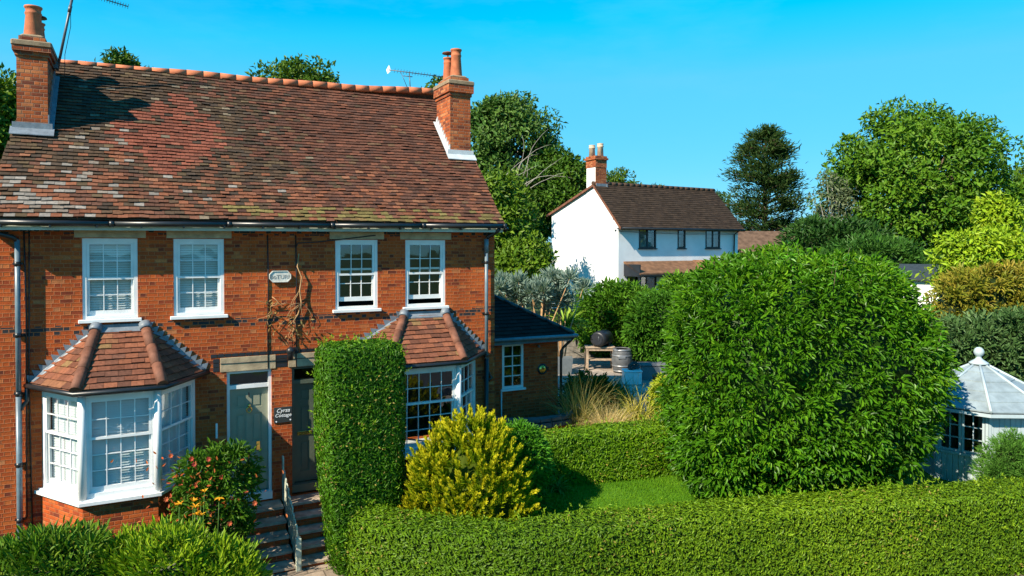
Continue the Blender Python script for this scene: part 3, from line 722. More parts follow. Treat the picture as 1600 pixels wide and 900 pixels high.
# bays
def bay(B,cols,blind,label,rows=(2,3)):
    A,Bb,C,D=[Vector((*B[k],0)) for k in "ABCD"]; zs0,zs1=1.65,3.30
    cen=(A+D)/2
    def grow(e):
        out=[]
        pts=[A,Bb,C,D]; nr=[]
        for p,q_ in zip(pts[:-1],pts[1:]):
            t=(q_-p).normalized(); nr.append(Vector((t.y,-t.x,0)))
        def inter(p,n1,q_,n2):
            a=Matrix(((n1.x,n1.y),(n2.x,n2.y))); v=a.inverted()@Vector((n1.dot(p)+e,n2.dot(q_)+e)); return Vector((v.x,v.y,0))
        wallp=Vector((0,-1,0))
        a0=inter(A,nr[0],Vector((0,0,0))+Vector((0,e,0)),wallp); d0=inter(D,nr[2],Vector((0,e,0)),wallp)
        return [a0,inter(Bb,nr[0],Bb,nr[1]),inter(C,nr[1],C,nr[2]),d0]
    m=MB()
    # corner posts and head
    for p in (Bb,C):
        m.tube([(p.x,p.y+.02,zs0),(p.x,p.y+.02,zs1+.02)],.062,8)
    o1=grow(.012); o2=grow(-.1)
    def band(o,i_,z0,z1):
        for k in range(3):
            a,b_=o[k],o[k+1]; c,d_=i_[k+1],i_[k]
            m.prism([(a.x,a.y,z0),(b_.x,b_.y,z0),(c.x,c.y,z0),(d_.x,d_.y,z0)],(0,0,z1-z0))
    band(o1,o2,zs1-.0,zs1+.08)
    root=m.build("bay_window",M["white"],house,label=label)
    pl=MB(); o=grow(0)
    for k in range(3): pl.quad((o[k].x,o[k].y,-.1),(o[k+1].x,o[k+1].y,-.1),(o[k+1].x,o[k+1].y,zs0-.06),(o[k].x,o[k].y,zs0-.06))
    pl.build("plinth",M["brick"],root)
    s=MB(); og=grow(.085); s.prism([(p.x,p.y,zs0-.07) for p in og],(0,0,.05)); og=grow(.04); s.prism([(p.x,p.y,zs0-.02) for p in og],(0,0,.03)); s.build("sill",M["white"],root)
    pts=[A,Bb,C,D]
    for k in range(3):
        p,q_=pts[k],pts[k+1]; t=(q_-p).normalized(); n=Vector((t.y,-t.x,0)); L=(q_-p).length
        sash_window(root,(p.x,p.y,zs0+.01),t,n,L,zs1-zs0-.01,cols[k],rows[0],rows[1],blind,fr=.085,meet=.42,sill=0,own=False)
    # roof
    e=grow(.13); ze=zs1+.085; TL=Vector((B["xl"],-.01,4.24)); TR=Vector((B["xr"],-.01,4.24))
    E=[Vector((p.x,p.y,ze)) for p in e]; E[0].y=-.01; E[3].y=-.01
    r=MB(); r.poly([tuple(v) for v in (E[0],E[1],TL)]); r.poly([tuple(v) for v in (E[1],E[2],TR,TL)]); r.poly([tuple(v) for v in (E[2],E[3],TR)])
    r.poly([tuple(v+Vector((0,0,-.02))) for v in (E[3],E[2],E[1],E[0])])
    r.build("bay_roof",M["hip"],root)
    def slope(P,Q,T1,T2,seed):
        U=(Q-P).normalized(); S=(T1-P); S=S-U*S.dot(U); vmx=S.length; S.normalize(); w_=(Q-P).length; a=(T1-P).dot(U); b_=(T2-P).dot(U)
        def lim(v): s=min(v/vmx,1); return a*s, w_+(b_-w_)*s
        cf=lambda u,v,rg: pick(rg,len(u),[(.17,.062,.038),(.24,.085,.045),(.12,.05,.034),(.26,.12,.06),(.2,.15,.06),(.08,.042,.034)],[4,4,3,1.2,.8,2])
        tile_slope("roof_tiles",P+Vector((0,0,.01)),U,S,vmx-.02,lim,M["tile"],root,.125,.19,.02,cf,.004,None,seed)
    slope(E[0],E[1],TL,TL,1); slope(E[1],E[2],TL,TR,2); slope(E[2],E[3],TR,TR,3)
    for P,T in ((E[1],TL),(E[2],TR)):
        h=MB(); n=3
        P2=P+(P-T).normalized()*.02+Vector((0,0,.03)); T2=T+Vector((0,0,.035))+(P-T)*.08
        for k in range(n):
            h.tube([P2.lerp(T2,k/n),P2.lerp(T2,(k+1.02)/n)],[.088,.083],12)
        h.build("hip_tiles",M["hip"],root)
    f=MB()
    for P,T in ((E[1],TL),(E[2],TR)):
        a=T+Vector((0,0,.045))+(P-T)*.1; f.tube([a,T+Vector((0,0,.06))+(P-T)*.01],[.1,.1],12)
    f.box(TL.x-.1,TR.x+.1,-.03,-.004,4.2,4.30); f.prism([(TL.x,-.14,4.17),(TR.x,-.14,4.17),(TR.x,0,4.25),(TL.x,0,4.25)],(0,0,.02))
    for P,T,sg in ((E[0],TL,-1),(E[3],TR,1)):
        n=11
        for k in range(n):
            a=P.lerp(T,k/n); b_=P.lerp(T,(k+1)/n)
            f.prism([(a.x,-.004,a.z),(b_.x,-.004,b_.z),(b_.x+.02*sg,-.004,b_.z+.05),(a.x+.05*sg,-.004,b_.z+.075)],(0,-.014-.006*(k%2),0))
        d=(E[1] if sg<0 else E[2]); inn=(d-P).normalized()*.13
        f.prism([tuple(P+Vector((0,0,.045))),tuple(T+Vector((0,0,.045))),tuple(T+inn+Vector((0,0,.03-.13*.75))),tuple(P+inn+Vector((0,0,.045)))],(0,0,.012))
    f.build("flashing",M["lead"],root)
    gt=MB(); eg=grow(.17); gt.tube([(eg[0].x,-.02,ze-.02)]+[(p.x,p.y,ze-.03) for p in eg[1:3]]+[(eg[3].x,-.02,ze-.02)],.042,8)
    if B is bayL: gt.tube([(eg[0].x+.02,-.06,ze-.05),(eg[0].x+.02,-.06,3.12),(eg[0].x-.05,-.08,3.03),(on_y(27,-.09)+.03,-.09,2.98)],.035,8)
    else: gt.tube([(eg[3].x,-.06,ze-.05),(eg[3].x+.02,-.06,2.95),(eg[3].x+.12,-.08,2.8),(6.64,-.09,2.75)],.035,8)
    gt.build("bay_gutter",M["black"],root)
bay(bayL,(3,4,3),True,"bay window with closed pale blinds")
bay(bayR,(3,5,3),False,"bay window with dark uncovered panes")
# name stone set in the wall
def text_mesh(name,s,size,O,U,N,m,parent,shear=0,space=1.0):
    cu=bpy.data.curves.new("lettering","FONT"); cu.body=s; cu.size=size; cu.extrude=.002; cu.align_x="CENTER"; cu.align_y="CENTER"; cu.shear=shear; cu.space_character=space
    t=bpy.data.objects.new("lettering_source",cu); COL.objects.link(t)
    dg=bpy.context.evaluated_depsgraph_get(); dg.update(); me=bpy.data.meshes.new_from_object(t.evaluated_get(dg)); me.name=name
    bpy.data.objects.remove(t); bpy.data.curves.remove(cu)
    U=Vector(U).normalized(); N=Vector(N).normalized(); Zv=Vector((0,0,1)); par=WL[parent.name]
    mt=Matrix(((U.x,Zv.x,N.x,O[0]-par.x),(U.y,Zv.y,N.y,O[1]-par.y),(U.z,Zv.z,N.z,O[2]-par.z),(0,0,0,1))); me.transform(mt)
    me.materials.clear(); me.materials.append(m); return link_mesh(name,me,parent)
px0,px1=on_y(420),on_y(454); pc=(px0+px1)/2; hw=(px1-px0)/2; b=MB((pc,0,5.07),(1,0,0),(0,-1,0)); hh=.108
oc=[(-hw,0,-.04),(-hw*.68,0,-hh),(hw*.68,0,-hh),(hw,0,-.04),(hw,0,.04),(hw*.68,0,hh),(-hw*.68,0,hh),(-hw,0,.04)]
b.prism(oc,(0,.035,0)); ps=b.build("name_stone",M["plaque"],house)
b=MB((pc,0,5.07),(1,0,0),(0,-1,0)); ip=[(x*.93,.035,z*.88) for x,_,z in oc]
for i in range(8):
    a,c=oc[i],oc[(i+1)%8]; e_,g_=ip[i],ip[(i+1)%8]; b.prism([(a[0],.035,a[2]),(c[0],.035,c[2]),(g_[0],.035,g_[2]),(e_[0],.035,e_[2])],(0,.012,0))
b.build("stone_rim",M["plaque"],ps)
text_mesh("lettering","BoTURF",.11,(pc,-.037,5.06),(1,0,0),(0,-1,0),M["engrave"],ps)

# ------------------------------------------------------------------ things fixed to the front
sx0,sx1=on_y(427,-.02),on_y(455,-.02)
sgn=thing("house_sign","small dark slate name sign with white script on the pier between the doors","sign",((sx0+sx1)/2,-.02,2.32))
b=MB(); b.bbox(sx0,sx1,-.022,-.002,2.31,2.60,.004); b.build("board",M["slate_sign"],sgn)
text_mesh("lettering","Cyrsa",.105,((sx0+sx1)/2,-.024,2.535),(1,0,0),(0,-1,0),M["lettering"],sgn,.3)
text_mesh("lettering","Cottage",.092,((sx0+sx1)/2,-.024,2.445),(1,0,0),(0,-1,0),M["lettering"],sgn,.3)
for x_,z_ in ((sx1-.03,2.35),(sx0+.04,2.335)): b=MB(); b.tube([(x_,-.024,z_),(x_,-.03,z_)],.014,8); b.build("screw",M["lettering"],sgn)
lx=on_y(453,-.1); lm=thing("wall_lamp","black downward wall lamp above the doors","lamp",(lx,0,3.6))
b=MB(); b.box(lx+.07,lx+.16,-.03,0,3.6,3.72); b.tube([(lx+.11,-.02,3.66),(lx+.06,-.1,3.7),(lx,-.12,3.71)],.014,6); b.build("bracket",M["iron"],lm)
b=MB(); b.lathe((lx,-.12,3.5),[(.05,0),(.055,.1),(.07,.13),(.085,.17),(.06,.22),(.01,.25)],14); b.build("lamp_shade",M["iron"],lm)
# dead climber on the wall
cl=thing("climbing_vine","leafless brown climber clinging to the wall between the upper windows","climber",(2.7,-.03,3.5))
b=MB(); rg=random.Random(4); x=on_y(462)
main=[(x+.05,-.05,5.5),(x+.02,-.05,5.25),(x+.10,-.06,5.05),(x+.06,-.06,4.8),(x+.09,-.06,4.55),(x+.03,-.05,4.35),(x-.05,-.05,4.22),(x-.16,-.05,4.12)]
b.tube(main,[.01,.012,.014,.014,.014,.012,.01,.006],6)
for k in range(12):
    s=main[rg.randrange(3,7)]; p=[s]; d=Vector((rg.uniform(-1,1),0,rg.uniform(-1,.35))).normalized(); q_=Vector(s)
    for j in range(5):
        d=(d+Vector((rg.uniform(-.6,.6),rg.uniform(-.25,.2),rg.uniform(-.5,.2)))).normalized(); q_=q_+d*rg.uniform(.06,.12); q_.y=min(-.02,max(-.14,q_.y)); p.append(tuple(q_))
    b.tube(p,[.007,.006,.005,.004,.003,.002],5)
x2=on_y(420)
for k in range(8):
    q_=Vector((x2+rg.uniform(-.05,.05),-.04,4.45+rg.uniform(-.3,.25))); p=[tuple(q_)]; d=Vector((rg.uniform(-.6,.8),0,rg.uniform(-1,.5)))
    for j in range(4): d=(d+Vector((rg.uniform(-.7,.7),rg.uniform(-.2,.2),rg.uniform(-.4,.2)))).normalized(); q_=q_+d*.08; q_.y=min(-.02,max(-.12,q_.y)); p.append(tuple(q_))
    b.tube(p,[.008,.007,.005,.004,.002],5)
b.build("stem",M["twig"],cl)
f=Fol(); n=48
P=np.stack([rng.normal(x2+.02,.07,n),rng.uniform(-.12,-.03,n),rng.uniform(4.0,4.6,n)],1); P[20:,0]=rng.normal(x,.2,28); P[20:,2]=rng.uniform(3.9,4.4,28)
f.add(leaf_geo(P,rng.normal(size=(n,3))+np.array([0,-.3,-.6]),rng.normal(size=(n,3))+np.array([0,-1,0]),.09,.035),colours(P,[(.3,.16,.06),(.4,.26,.1),(.2,.2,.06)]))
f.build("dry_leaves",M["straw"],cl)
# aerials
ae=thing("roof_aerial","tall leaning aerial mast strapped to the chimney with a boom out of frame","aerial",(-1.33,1.9,9.0))
b=MB(); zt=lambda py: Z(py,13.3); m0=W(99,13.9,8.95); 
m0=Vector((-1.36,2.2,9.0)); dm=(14+2.2)*CY-1.3*SY; m1=W(119,dm); m1.z=Z(-14,dm); b.tube([m0,m1],.024,8); b.box(m0.x-.13,m0.x+.02,2.1,2.2,9.02,9.1); b.tube([m0+(m1-m0)*.72,m0+(m1-m0)*.8],.032,8); b.box(m0.x-.1,m0.x+.03,2.17,2.23,9.12,9.16); b.build("mast",M["alu"],ae)
b=MB(); e1=W(203,dm+.6); e1.z=Z(12,dm+.6); bs=W(150,dm+.25); bs.z=Z(-4,dm+.25)
b.tube([m1,bs,e1],.01,6)
for k in range(14):
    c=bs.lerp(e1,k/13); b.tube([c+Vector((.01,-.09,.02)),c+Vector((-.01,.09,-.02))],.005,5)
b.build("antenna_boom",M["alu"],ae)
b=MB(); b.tube([m0+(m1-m0)*.8,m0+(m1-m0)*.55+Vector((.07,0,0)),m0+(m1-m0)*.2+Vector((.07,0,0)),m0+Vector((.12,-.02,-.15))],.006,5); b.build("cable",M["alu"],ae)
def rooftop(px,py,d): return W(px,d,Z(py,d))
ae=thing("roof_aerial","television aerial with white end plate lying level above the ridge","aerial",tuple(rooftop(640,133,18.9)))
b=MB(); d=18.9; s0=rooftop(642,148,d); s1=rooftop(640,113,d); b.tube([s0,s1],.013,6); b.tube([rooftop(627,114,d),rooftop(637,138,d)],.008,5); b.build("mast",M["alu"],ae)
b=MB(); a0=rooftop(607,110,d); a1=rooftop(692,121,d+.5); b.tube([a0,a1],.012,6)
for k in range(17):
    c=a0.lerp(a1,.12+.86*k/16); v=Vector((.04,.02,.12 if k<13 else .1)); b.tube([c-v*.5,c+v*.5],.006,5)
b.build("antenna_boom",M["alu"],ae)
b=MB(); c=rooftop(608,111,d); b.prism([(c.x-.05,c.y-.05,c.z-.1),(c.x-.05,c.y+.05,c.z+.02),(c.x+.02,c.y+.06,c.z+.15),(c.x+.05,c.y,c.z+.0)],(.015,.0,.0)); b.build("reflector_plate",M["whiteplastic"],ae)
b=MB(); c=rooftop(637,121,d); v=rooftop(645,121,d); b.tube([rooftop(631,119.5,d),rooftop(645,121,d)],.012,5); b.build("crossbar",M["alu"],ae)
M["darktile"]=plain("dark_clay",(.07,.042,.028),.85,.2,var=.2,bmp=.3)
M["curtain"]=plain("net_curtain",(.26,.29,.31),.8,.2,bmp=0)
M["porchtile"]=plain("porch_tile",(.17,.09,.05),.85,.2,var=.35,scale=4,bmp=.4,fine=12)
# ------------------------------------------------------------------ side wing
EX0,EX1,EY=6.90,9.86,2.3
wing=thing("brick_wing","low single storey brick wing with dark hipped slate roof beside the brick pair","extension",(8.4,3.5,.8))
b=MB((0,EY,0),(1,0,0),(0,-1,0)); ew=(8.2,8.82,2.0,3.15); wall_grid(b,EX0,EX1,.6,3.34,[ew],.1); b.frame()
b.quad((EX1,EY,.6),(EX1,6.6,.6),(EX1,6.6,3.34),(EX1,EY,3.34)); b.quad((EX1,6.6,.6),(EX0,6.6,.6),(EX0,6.6,3.34),(EX1,6.6,3.34))
b.build("wall",M["brick_dark"],wing)
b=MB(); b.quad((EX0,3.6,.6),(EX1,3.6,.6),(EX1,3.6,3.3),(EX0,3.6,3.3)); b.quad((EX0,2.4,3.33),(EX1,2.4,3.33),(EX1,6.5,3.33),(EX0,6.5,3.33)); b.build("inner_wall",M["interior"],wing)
# casement window
def casement(parent,O,U,N,w_,h,cols,rows,m,fr=.05,bar=.018,sill=True,depth=.06,out=.0,name="window"):
    b=MB(O,U,N); d0,d1=-depth+out,out-.004
    b.box(0,fr,d0,d1,0,h); b.box(w_-fr,w_,d0,d1,0,h); b.box(fr,w_-fr,d0,d1,h-fr,h); b.box(fr,w_-fr,d0,d1,0,fr)
    for i in range(1,cols): x=fr+(w_-2*fr)*i/cols; b.box(x-bar/2,x+bar/2,d0+.015,d1-.01,fr,h-fr)
    for i in range(1,rows): z=fr+(h-2*fr)*i/rows; b.box(fr,w_-fr,d0+.018,d1-.013,z-bar/2,z+bar/2)
    r=b.build(name,m,parent); g=MB(O,U,N); nm=(d0+d1)/2; g.quad((fr,nm,fr),(w_-fr,nm,fr),(w_-fr,nm,h-fr),(fr,nm,h-fr)); g.build("glazing",M["glass"],r)
    if sill: s=MB(O,U,N); s.bbox(-.05,w_+.05,d0,.06+out,-.05,-.001,.006); s.build("sill",m,r)
    return r
casement(wing,(ew[0],EY,ew[2]),(1,0,0),(0,-1,0),ew[1]-ew[0],ew[3]-ew[2],2,4,M["white"],.065,.025)
ez,pitch=3.33,.60
r=MB(); r.poly([(6.87,2.02,ez-.03),(10.16,2.02,ez-.03),(10.16,6.9,ez-.03),(6.87,6.9,ez-.03)])
ry=4.45; rx=10.16-(ry-2.02); rz=ez+(ry-2.02)*pitch
r.poly([(6.87,2.02,ez-.02),(10.16,2.02,ez-.02),(rx,ry,rz-.02),(6.87,ry,rz-.02)]); r.poly([(10.16,2.02,ez-.02),(10.16,6.9,ez-.02),(rx,ry,rz-.02)]); r.poly([(10.16,6.9,ez-.02),(6.87,6.9,ez-.02),(6.87,ry,rz-.02),(rx,ry,rz-.02)])
wr=r.build("roof",M["slate_sign"],wing)
S=Vector((0,1,pitch)); sl=S.length*(ry-2.02); S.normalize(); sc_=lambda u,v,rg: pick(rg,len(u),[(.018,.015,.013),(.024,.02,.017),(.013,.011,.01),(.035,.03,.024)],[5,4,3,.8])
tile_slope("roof_slates",(6.87,2.0,ez),(1,0,0),S,sl,lambda v:(0,3.31-v/sl*(ry-2.02)),M["slate"],wr,.15,.24,.012,sc_,.003,None,5)
S2=Vector((-1,0,pitch)).normalized(); sl2=math.hypot(1,pitch)*(10.16-rx); 
tile_slope("roof_slates",(10.18,2.02,ez),(0,1,0),S2,sl2,lambda v:(v/sl2*(ry-2.02),4.88-v/sl2*(6.9-ry)),M["slate"],wr,.15,.24,.012,sc_,.003,None,6)
b=MB()
for k in range(9):
    a=Vector((10.17,2.0,ez+.03)).lerp(Vector((rx,ry,rz+.02)),k/9); c=Vector((10.17,2.0,ez+.03)).lerp(Vector((rx,ry,rz+.02)),(k+1.02)/9); b.tube([a,c],[.06,.052],8)
b.build("hip_tiles",M["slate_sign"],wr)
b=MB(); b.tube([(6.9,1.96,ez-.02),(10.24,1.96,ez-.03),(10.24,6.8,ez-.02)],.05,8); b.build("gutter",M["pipe"],wing)
b=MB(); b.prism([(6.9,2.03,ez-.16),(10.14,2.03,ez-.16),(10.14,2.03,ez-.02),(6.9,2.03,ez-.02)],(0,.025,0)); b.quad((6.9,2.05,ez-.15),(10.1,2.05,ez-.15),(10.1,2.3,ez-.15),(6.9,2.3,ez-.15)); b.prism([(10.14,2.03,ez-.16),(10.14,6.8,ez-.16),(10.14,6.8,ez-.02),(10.14,2.03,ez-.02)],(-.025,0,0)); b.build("fascia",M["pipe"],wing)
b=MB(); b.tube([(10.2,2.0,ez-.05),(10.16,2.05,ez-.12),(9.98,2.22,ez-.36),(9.92,2.24,ez-.45),(9.92,2.24,.75)],.036,8); b.build("downpipe",M["black"],wing)
b=MB(); b.tube([(8.17,2.28,1.95),(8.17,2.28,.8)],.018,6); b.build("waste_pipe",M["white"],wing)
sx=on_y(848,EY-.03); wp=thing("wall_plaque","round brass coloured ornament on the wall of the low wing","plaque",(sx,EY,2.3))
b=MB(); N_=24
def disc(b,c,prof): b.loft([[(c[0]+r_*math.cos(2*math.pi*k/N_),c[1]-d_,c[2]+r_*math.sin(2*math.pi*k/N_)) for k in range(N_)] for r_,d_ in prof])
disc(b,(sx,EY,2.43),[(.14,0),(.145,.02),(.12,.035),(.11,.025)]); b.build("rim",M["iron"],wp)
b=MB(); disc(b,(sx,EY,2.43),[(.105,.02),(.09,.03),(.05,.045),(.01,.05)]); b.build("boss",M["brass"],wp)
b=MB(); b.box(sx+.13,sx+.19,EY-.03,EY,2.38,2.48); b.build("bracket",M["iron"],wp)
fx=on_y(840,EY); sl_=thing("security_light","tiny round floodlight high on the wing wall near the gutter","lamp",(fx+.02,EY,3.0)); b=MB(); disc(b,(fx+.02,EY,3.04),[(.03,0),(.035,.04),(.03,.06)]); b.build("lamp_body",M["grey"],sl_)
# curved low wall at the foot of the wing
cw=thing("curved_wall","low curved dark brick wall with grey coping at the foot of the wing","wall",(8.9,1.5,.55))
b=MB(); c=MB()
ar=[(8.95+1.35*math.cos(t),2.2+1.0*math.sin(t)) for t in np.linspace(math.pi*1.02,math.pi*1.98,15)]
for (x0,y0),(x1,y1) in zip(ar[:-1],ar[1:]):
    n=Vector((y1-y0,-(x1-x0),0)).normalized()*.11
    b.prism([(x0-n.x,y0-n.y,.3),(x1-n.x,y1-n.y,.3),(x1+n.x,y1+n.y,.3),(x0+n.x,y0+n.y,.3)],(0,0,.92))
    for z,g_ in ((1.22,1.35),(1.36,1.15)):
        c.prism([(x0-n.x*g_,y0-n.y*g_,z),(x1-n.x*g_*1.0,y1-n.y*g_,z),(x1+n.x*g_,y1+n.y*g_,z),(x0+n.x*g_,y0+n.y*g_,z)],(0,0,.11 if z<1.3 else .08))
b.build("wall",M["brick_dark"],cw); c.build("coping",M["coping"],cw)

# ------------------------------------------------------------------ white cottage
cO=W(966,36.0,0); cU=(Vector((.85*CY+.53*SY,-.85*SY+.53*CY,0))).normalized(); cN=Vector((cU.y,-cU.x,0))
cot=thing("white_cottage","white rendered cottage with brown tiled roof and black windows","house",(cO.x,cO.y,1.9))
CL=8.8; CT=5.8; AT=1.9; ZF,ZA,ZBk=6.98,8.95,7.62
b=MB(cO,cU,cN)
cw_=[(1.37,2.55,5.6,6.76),(4.1,4.68,5.6,6.73),(6.2,7.35,5.6,6.74)]; cd_=[(.6,2.6,2.1,4.3),(3.6,4.5,2.1,4.25)]
wall_grid(b,0,CL,1.0,ZF,cw_+cd_,.15)
g=[(0,0,1.0),(0,-CT,1.0),(0,-CT,ZBk),(0,-AT,ZA),(0,0,ZF)]
b.poly(g); b.poly([(CL,n,z) for _,n,z in g][::-1]); b.quad((CL,-CT,1),(0,-CT,1),(0,-CT,ZBk),(CL,-CT,ZBk))
b.build("wall",M["cottage_white"],cot)
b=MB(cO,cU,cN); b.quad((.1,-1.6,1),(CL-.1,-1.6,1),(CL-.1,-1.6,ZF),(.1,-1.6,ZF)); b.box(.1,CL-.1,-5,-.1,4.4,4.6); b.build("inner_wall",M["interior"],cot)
for a,e_,z0,z1 in cw_: 
    o=Vector(cO)+cU*a; wd=e_-a; wn=casement(cot,(o.x,o.y,z0),cU,cN,wd,z1-z0,2 if wd>.7 else 1,1,M["frameblack"],.085,.09,True,.08,.02)
    k=MB((o.x,o.y,z0),cU,cN); k.box(.09,wd-.09,-.05,-.025,(z1-z0)*.48,(z1-z0)*.48+.03); k.build("glazing_bar",M["frameblack"],wn)
    k=MB((o.x,o.y,z0),cU,cN); k.quad((.05,-.28,.05),(wd-.05,-.28,.05),(wd-.05,-.28,z1-z0-.05),(.05,-.28,z1-z0-.05)); k.build("curtain",M["curtain"],wn)
o=Vector(cO)+cU*.6; casement(cot,(o.x,o.y,2.9),cU,cN,2.0,1.4,3,1,M["frameblack"],.07,.06,True,.08,.0)
o=Vector(cO)+cU*3.6; k=MB((o.x,o.y,2.1),cU,cN); k.box(0,.9,-.1,-.05,0,2.15); k.build("door",M["summer"],cot)
rf=MB(cO,cU,cN)
def slab(pts): rf.prism(pts,(0,0,-.1))
slab([(-.12,.32,ZF-.33*1.037),(CL+.12,.32,ZF-.33*1.037),(CL+.12,-AT,ZA+.02),(-.12,-AT,ZA+.02)]); sb=(ZA-ZBk)/(CT-AT); slab([(-.12,-AT,ZA+.02),(CL+.12,-AT,ZA+.02),(CL+.12,-CT-.3,ZBk-.3*sb),(-.12,-CT-.3,ZBk-.3*sb)])
cr=rf.build("roof",M["hip"],cot)
ct=lambda u,v,rg: pick(rg,len(u),[(.042,.029,.02),(.05,.034,.023),(.038,.027,.02),(.056,.037,.025)],[5,4,3,1.2])
P0=Vector(cO)+cU*-.14+cN*.34; P0.z=ZF-.34*1.037+.03; T0=Vector(cO)+cU*-.14-cN*AT; T0.z=ZA+.05; S=(T0-P0)
tile_slope("roof_tiles",P0,cU,S.normalized(),S.length,lambda v:(0,CL+.28),M["tile"],cr,.16,.24,.018,ct,.004,None,8)
b=MB(cO,cU,cN)
for k in range(22): b.tube([(-.14+(CL+.28)*k/22,-AT,ZA+.06),(-.14+(CL+.28)*(k+.98)/22,-AT,ZA+.06)],.11,8)
b.build("ridge_tiles",M["darktile"],cr)
b=MB(cO,cU,cN); b.prism([(-.125,.33,ZF-.36),(-.125,-AT,ZA),(-.125,-AT,ZA-.12),(-.125,.33,ZF-.48)],(-.02,0,0)); b.prism([(-.125,-AT,ZA),(-.125,-CT-.3,ZBk-.1),(-.125,-CT-.3,ZBk-.22),(-.125,-AT,ZA-.12)],(-.02,0,0)); b.build("bargeboard",M["hip"],cot)
b=MB(cO,cU,cN); b.tube([(-.1,.4,ZF-.38),(CL+.1,.4,ZF-.38)],.06,8); b.tube([(CL-.35,.4,ZF-.4),(CL-.4,.1,ZF-.6),(CL-.4,.06,4.2)],.04,8); b.box(-.1,CL+.1,.02,.34,ZF-.42,ZF-.36); b.build("gutter",M["black"],cot)
for n_,z_ in ((-.9,7.9),(-.35,7.1),(-.2,6.5)):
    b=MB(cO,cU,cN); b.box(-.012,.0,n_-.07,n_+.07,z_-.05,z_+.05); b.build("wall_vent",M["frameblack"],cot)
b=MB(cO,cU,cN); b.tube([(0,.03,6.45),(4.2,.035,6.36),(CL,.03,6.4)],.012,5); b.build("cable",M["grey"],cot)
b=MB(cO,cU,cN); b.box(-.02,.68,-AT-.66,-AT+.1,ZA-.9,ZA+.9); ch=b.build("chimney",M["cottage_white"],cot)
b=MB(cO,cU,cN); b.box(.682,.692,-AT-.67,-AT+.11,ZA-.7,ZA+.9); b.box(-.04,.71,-AT-.69,-AT+.13,ZA+.9,ZA+1.3); b.box(-.1,.77,-AT-.75,-AT+.19,ZA+1.3,ZA+1.4); b.box(-.05,.72,-AT-.7,-AT+.14,ZA+1.4,ZA+1.5); b.box(-.03,.7,-AT+.1,-AT+.115,ZA-.1,ZA+.9); b.build("chimney_brickwork",M["brick_chim"],ch)
b=MB(cO,cU,cN); b.box(.67,.73,-AT-.3,-AT+.2,ZA-.45,ZA+.02); b.box(.0,.72,-AT+.1,-AT+.16,ZA-.2,ZA+.05); b.build("flashing",M["lead"],ch)
for u,n_,h in ((.18,-.45,.62),(.5,-.15,.7)):
    b=MB(); c=Vector(cO)+cU*u+cN*(-AT+n_); b.lathe((c.x,c.y,ZA+1.49),[(.17,0),(.15,h*.7),(.18,h*.74),(.18,h*.8),(.15,h*.83),(.17,h*.95),(.17,h),(.1,h),(.1,h*.9)],12); b.build("chimney_pot",M["potpale"],ch)
# lean-to porch
b=MB(cO,cU,cN); b.prism([(.35,1.25,4.28),(4.6,1.25,4.28),(4.6,.0,4.86),(.35,.0,4.86)],(0,0,.08)); b.prism([(4.6,1.25,4.3),(8.5,1.25,4.3),(8.5,.0,4.86),(4.6,.0,4.86)],(0,0,.08))
for u in (4.62,7.4): b.prism([(u,1.45,4.2),(u+1.2,1.45,4.2),(u+.6,1.45,4.98)],(0,-1.4,0))
po=b.build("porch_roof",M["porchtile"],cot)
b=MB(cO,cU,cN)
for u in (.45,2.4,4.5,6.3,8.3): b.box(u-.05,u+.05,1.05,1.15,1.6,4.28)
b.box(.35,8.5,1.03,1.2,4.18,4.28); b.box(.35,.42,0.02,1.2,4.2,4.8); b.build("post",M["frameblack"],po)
b=MB(cO,cU,cN); b.box(.36,8.49,1.26,1.33,4.22,4.30); b.build("porch_gutter",M["black"],po)
b=MB(cO,cU,cN); b.box(3.3,4.6,.02,.35,1.8,4.2); b.build("porch_panel",M["summer"],po)

# ------------------------------------------------------------------ far buildings
def gable_house(name,label,cat,px,d,ze,zr,Lx,Wy,ang,wm,rm,z0,win=True):
    c=W(px,d); t=thing(name,label,cat,(c.x,c.y,z0)); ca,sa=math.cos(ang),math.sin(ang); U=Vector((ca,sa,0)); N_=Vector((sa,-ca,0)); O=c-U*Lx/2
    b=MB((O.x,O.y,0),U,N_); gp=[(0,Wy/2,z0),(0,-Wy/2,z0),(0,-Wy/2,ze),(0,0,zr),(0,Wy/2,ze)]; b.poly(gp); b.poly([(Lx,n,z) for _,n,z in gp][::-1]); b.quad((0,Wy/2,z0),(Lx,Wy/2,z0),(Lx,Wy/2,ze),(0,Wy/2,ze)); b.quad((Lx,-Wy/2,z0),(0,-Wy/2,z0),(0,-Wy/2,ze),(Lx,-Wy/2,ze)); b.build("wall",wm,t)
    b=MB((O.x,O.y,0),U,N_); sl=(zr-ze)/(Wy/2); e=.25
    b.prism([(-e,Wy/2+e,ze-e*sl),(Lx+e,Wy/2+e,ze-e*sl),(Lx+e,0,zr),(-e,0,zr)],(0,0,.1)); b.prism([(-e,0,zr),(Lx+e,0,zr),(Lx+e,-Wy/2-e,ze-e*sl),(-e,-Wy/2-e,ze-e*sl)],(0,0,.1)); b.build("roof",rm,t)
    if win:
        for u in (Lx*.25,Lx*.7): casement(t,tuple(O+U*u+N_*(Wy/2+.02)+Vector((0,0,ze-1.5))),U,N_,1.0,1.0,2,1,M["white"],.07,.04)
    return t
rm=plain("brown_roof",(.12,.075,.05),.85,.2,var=.4,scale=3,bmp=.4,fine=10)
gable_house("brick_house","distant brown roofed house showing between the white cottage and the conifer","house",1192,52,4.6,6.75,7.5,6,R(-22),M["brick_dark"],rm,2.5)
gable_house("garden_shed","small white walled shed with dark roof half hidden below the yellow tree","shed",1452,34,4.25,4.75,2.0,1.7,R(-62),M["cottage_white"],M["slate_sign"],1.5,False)

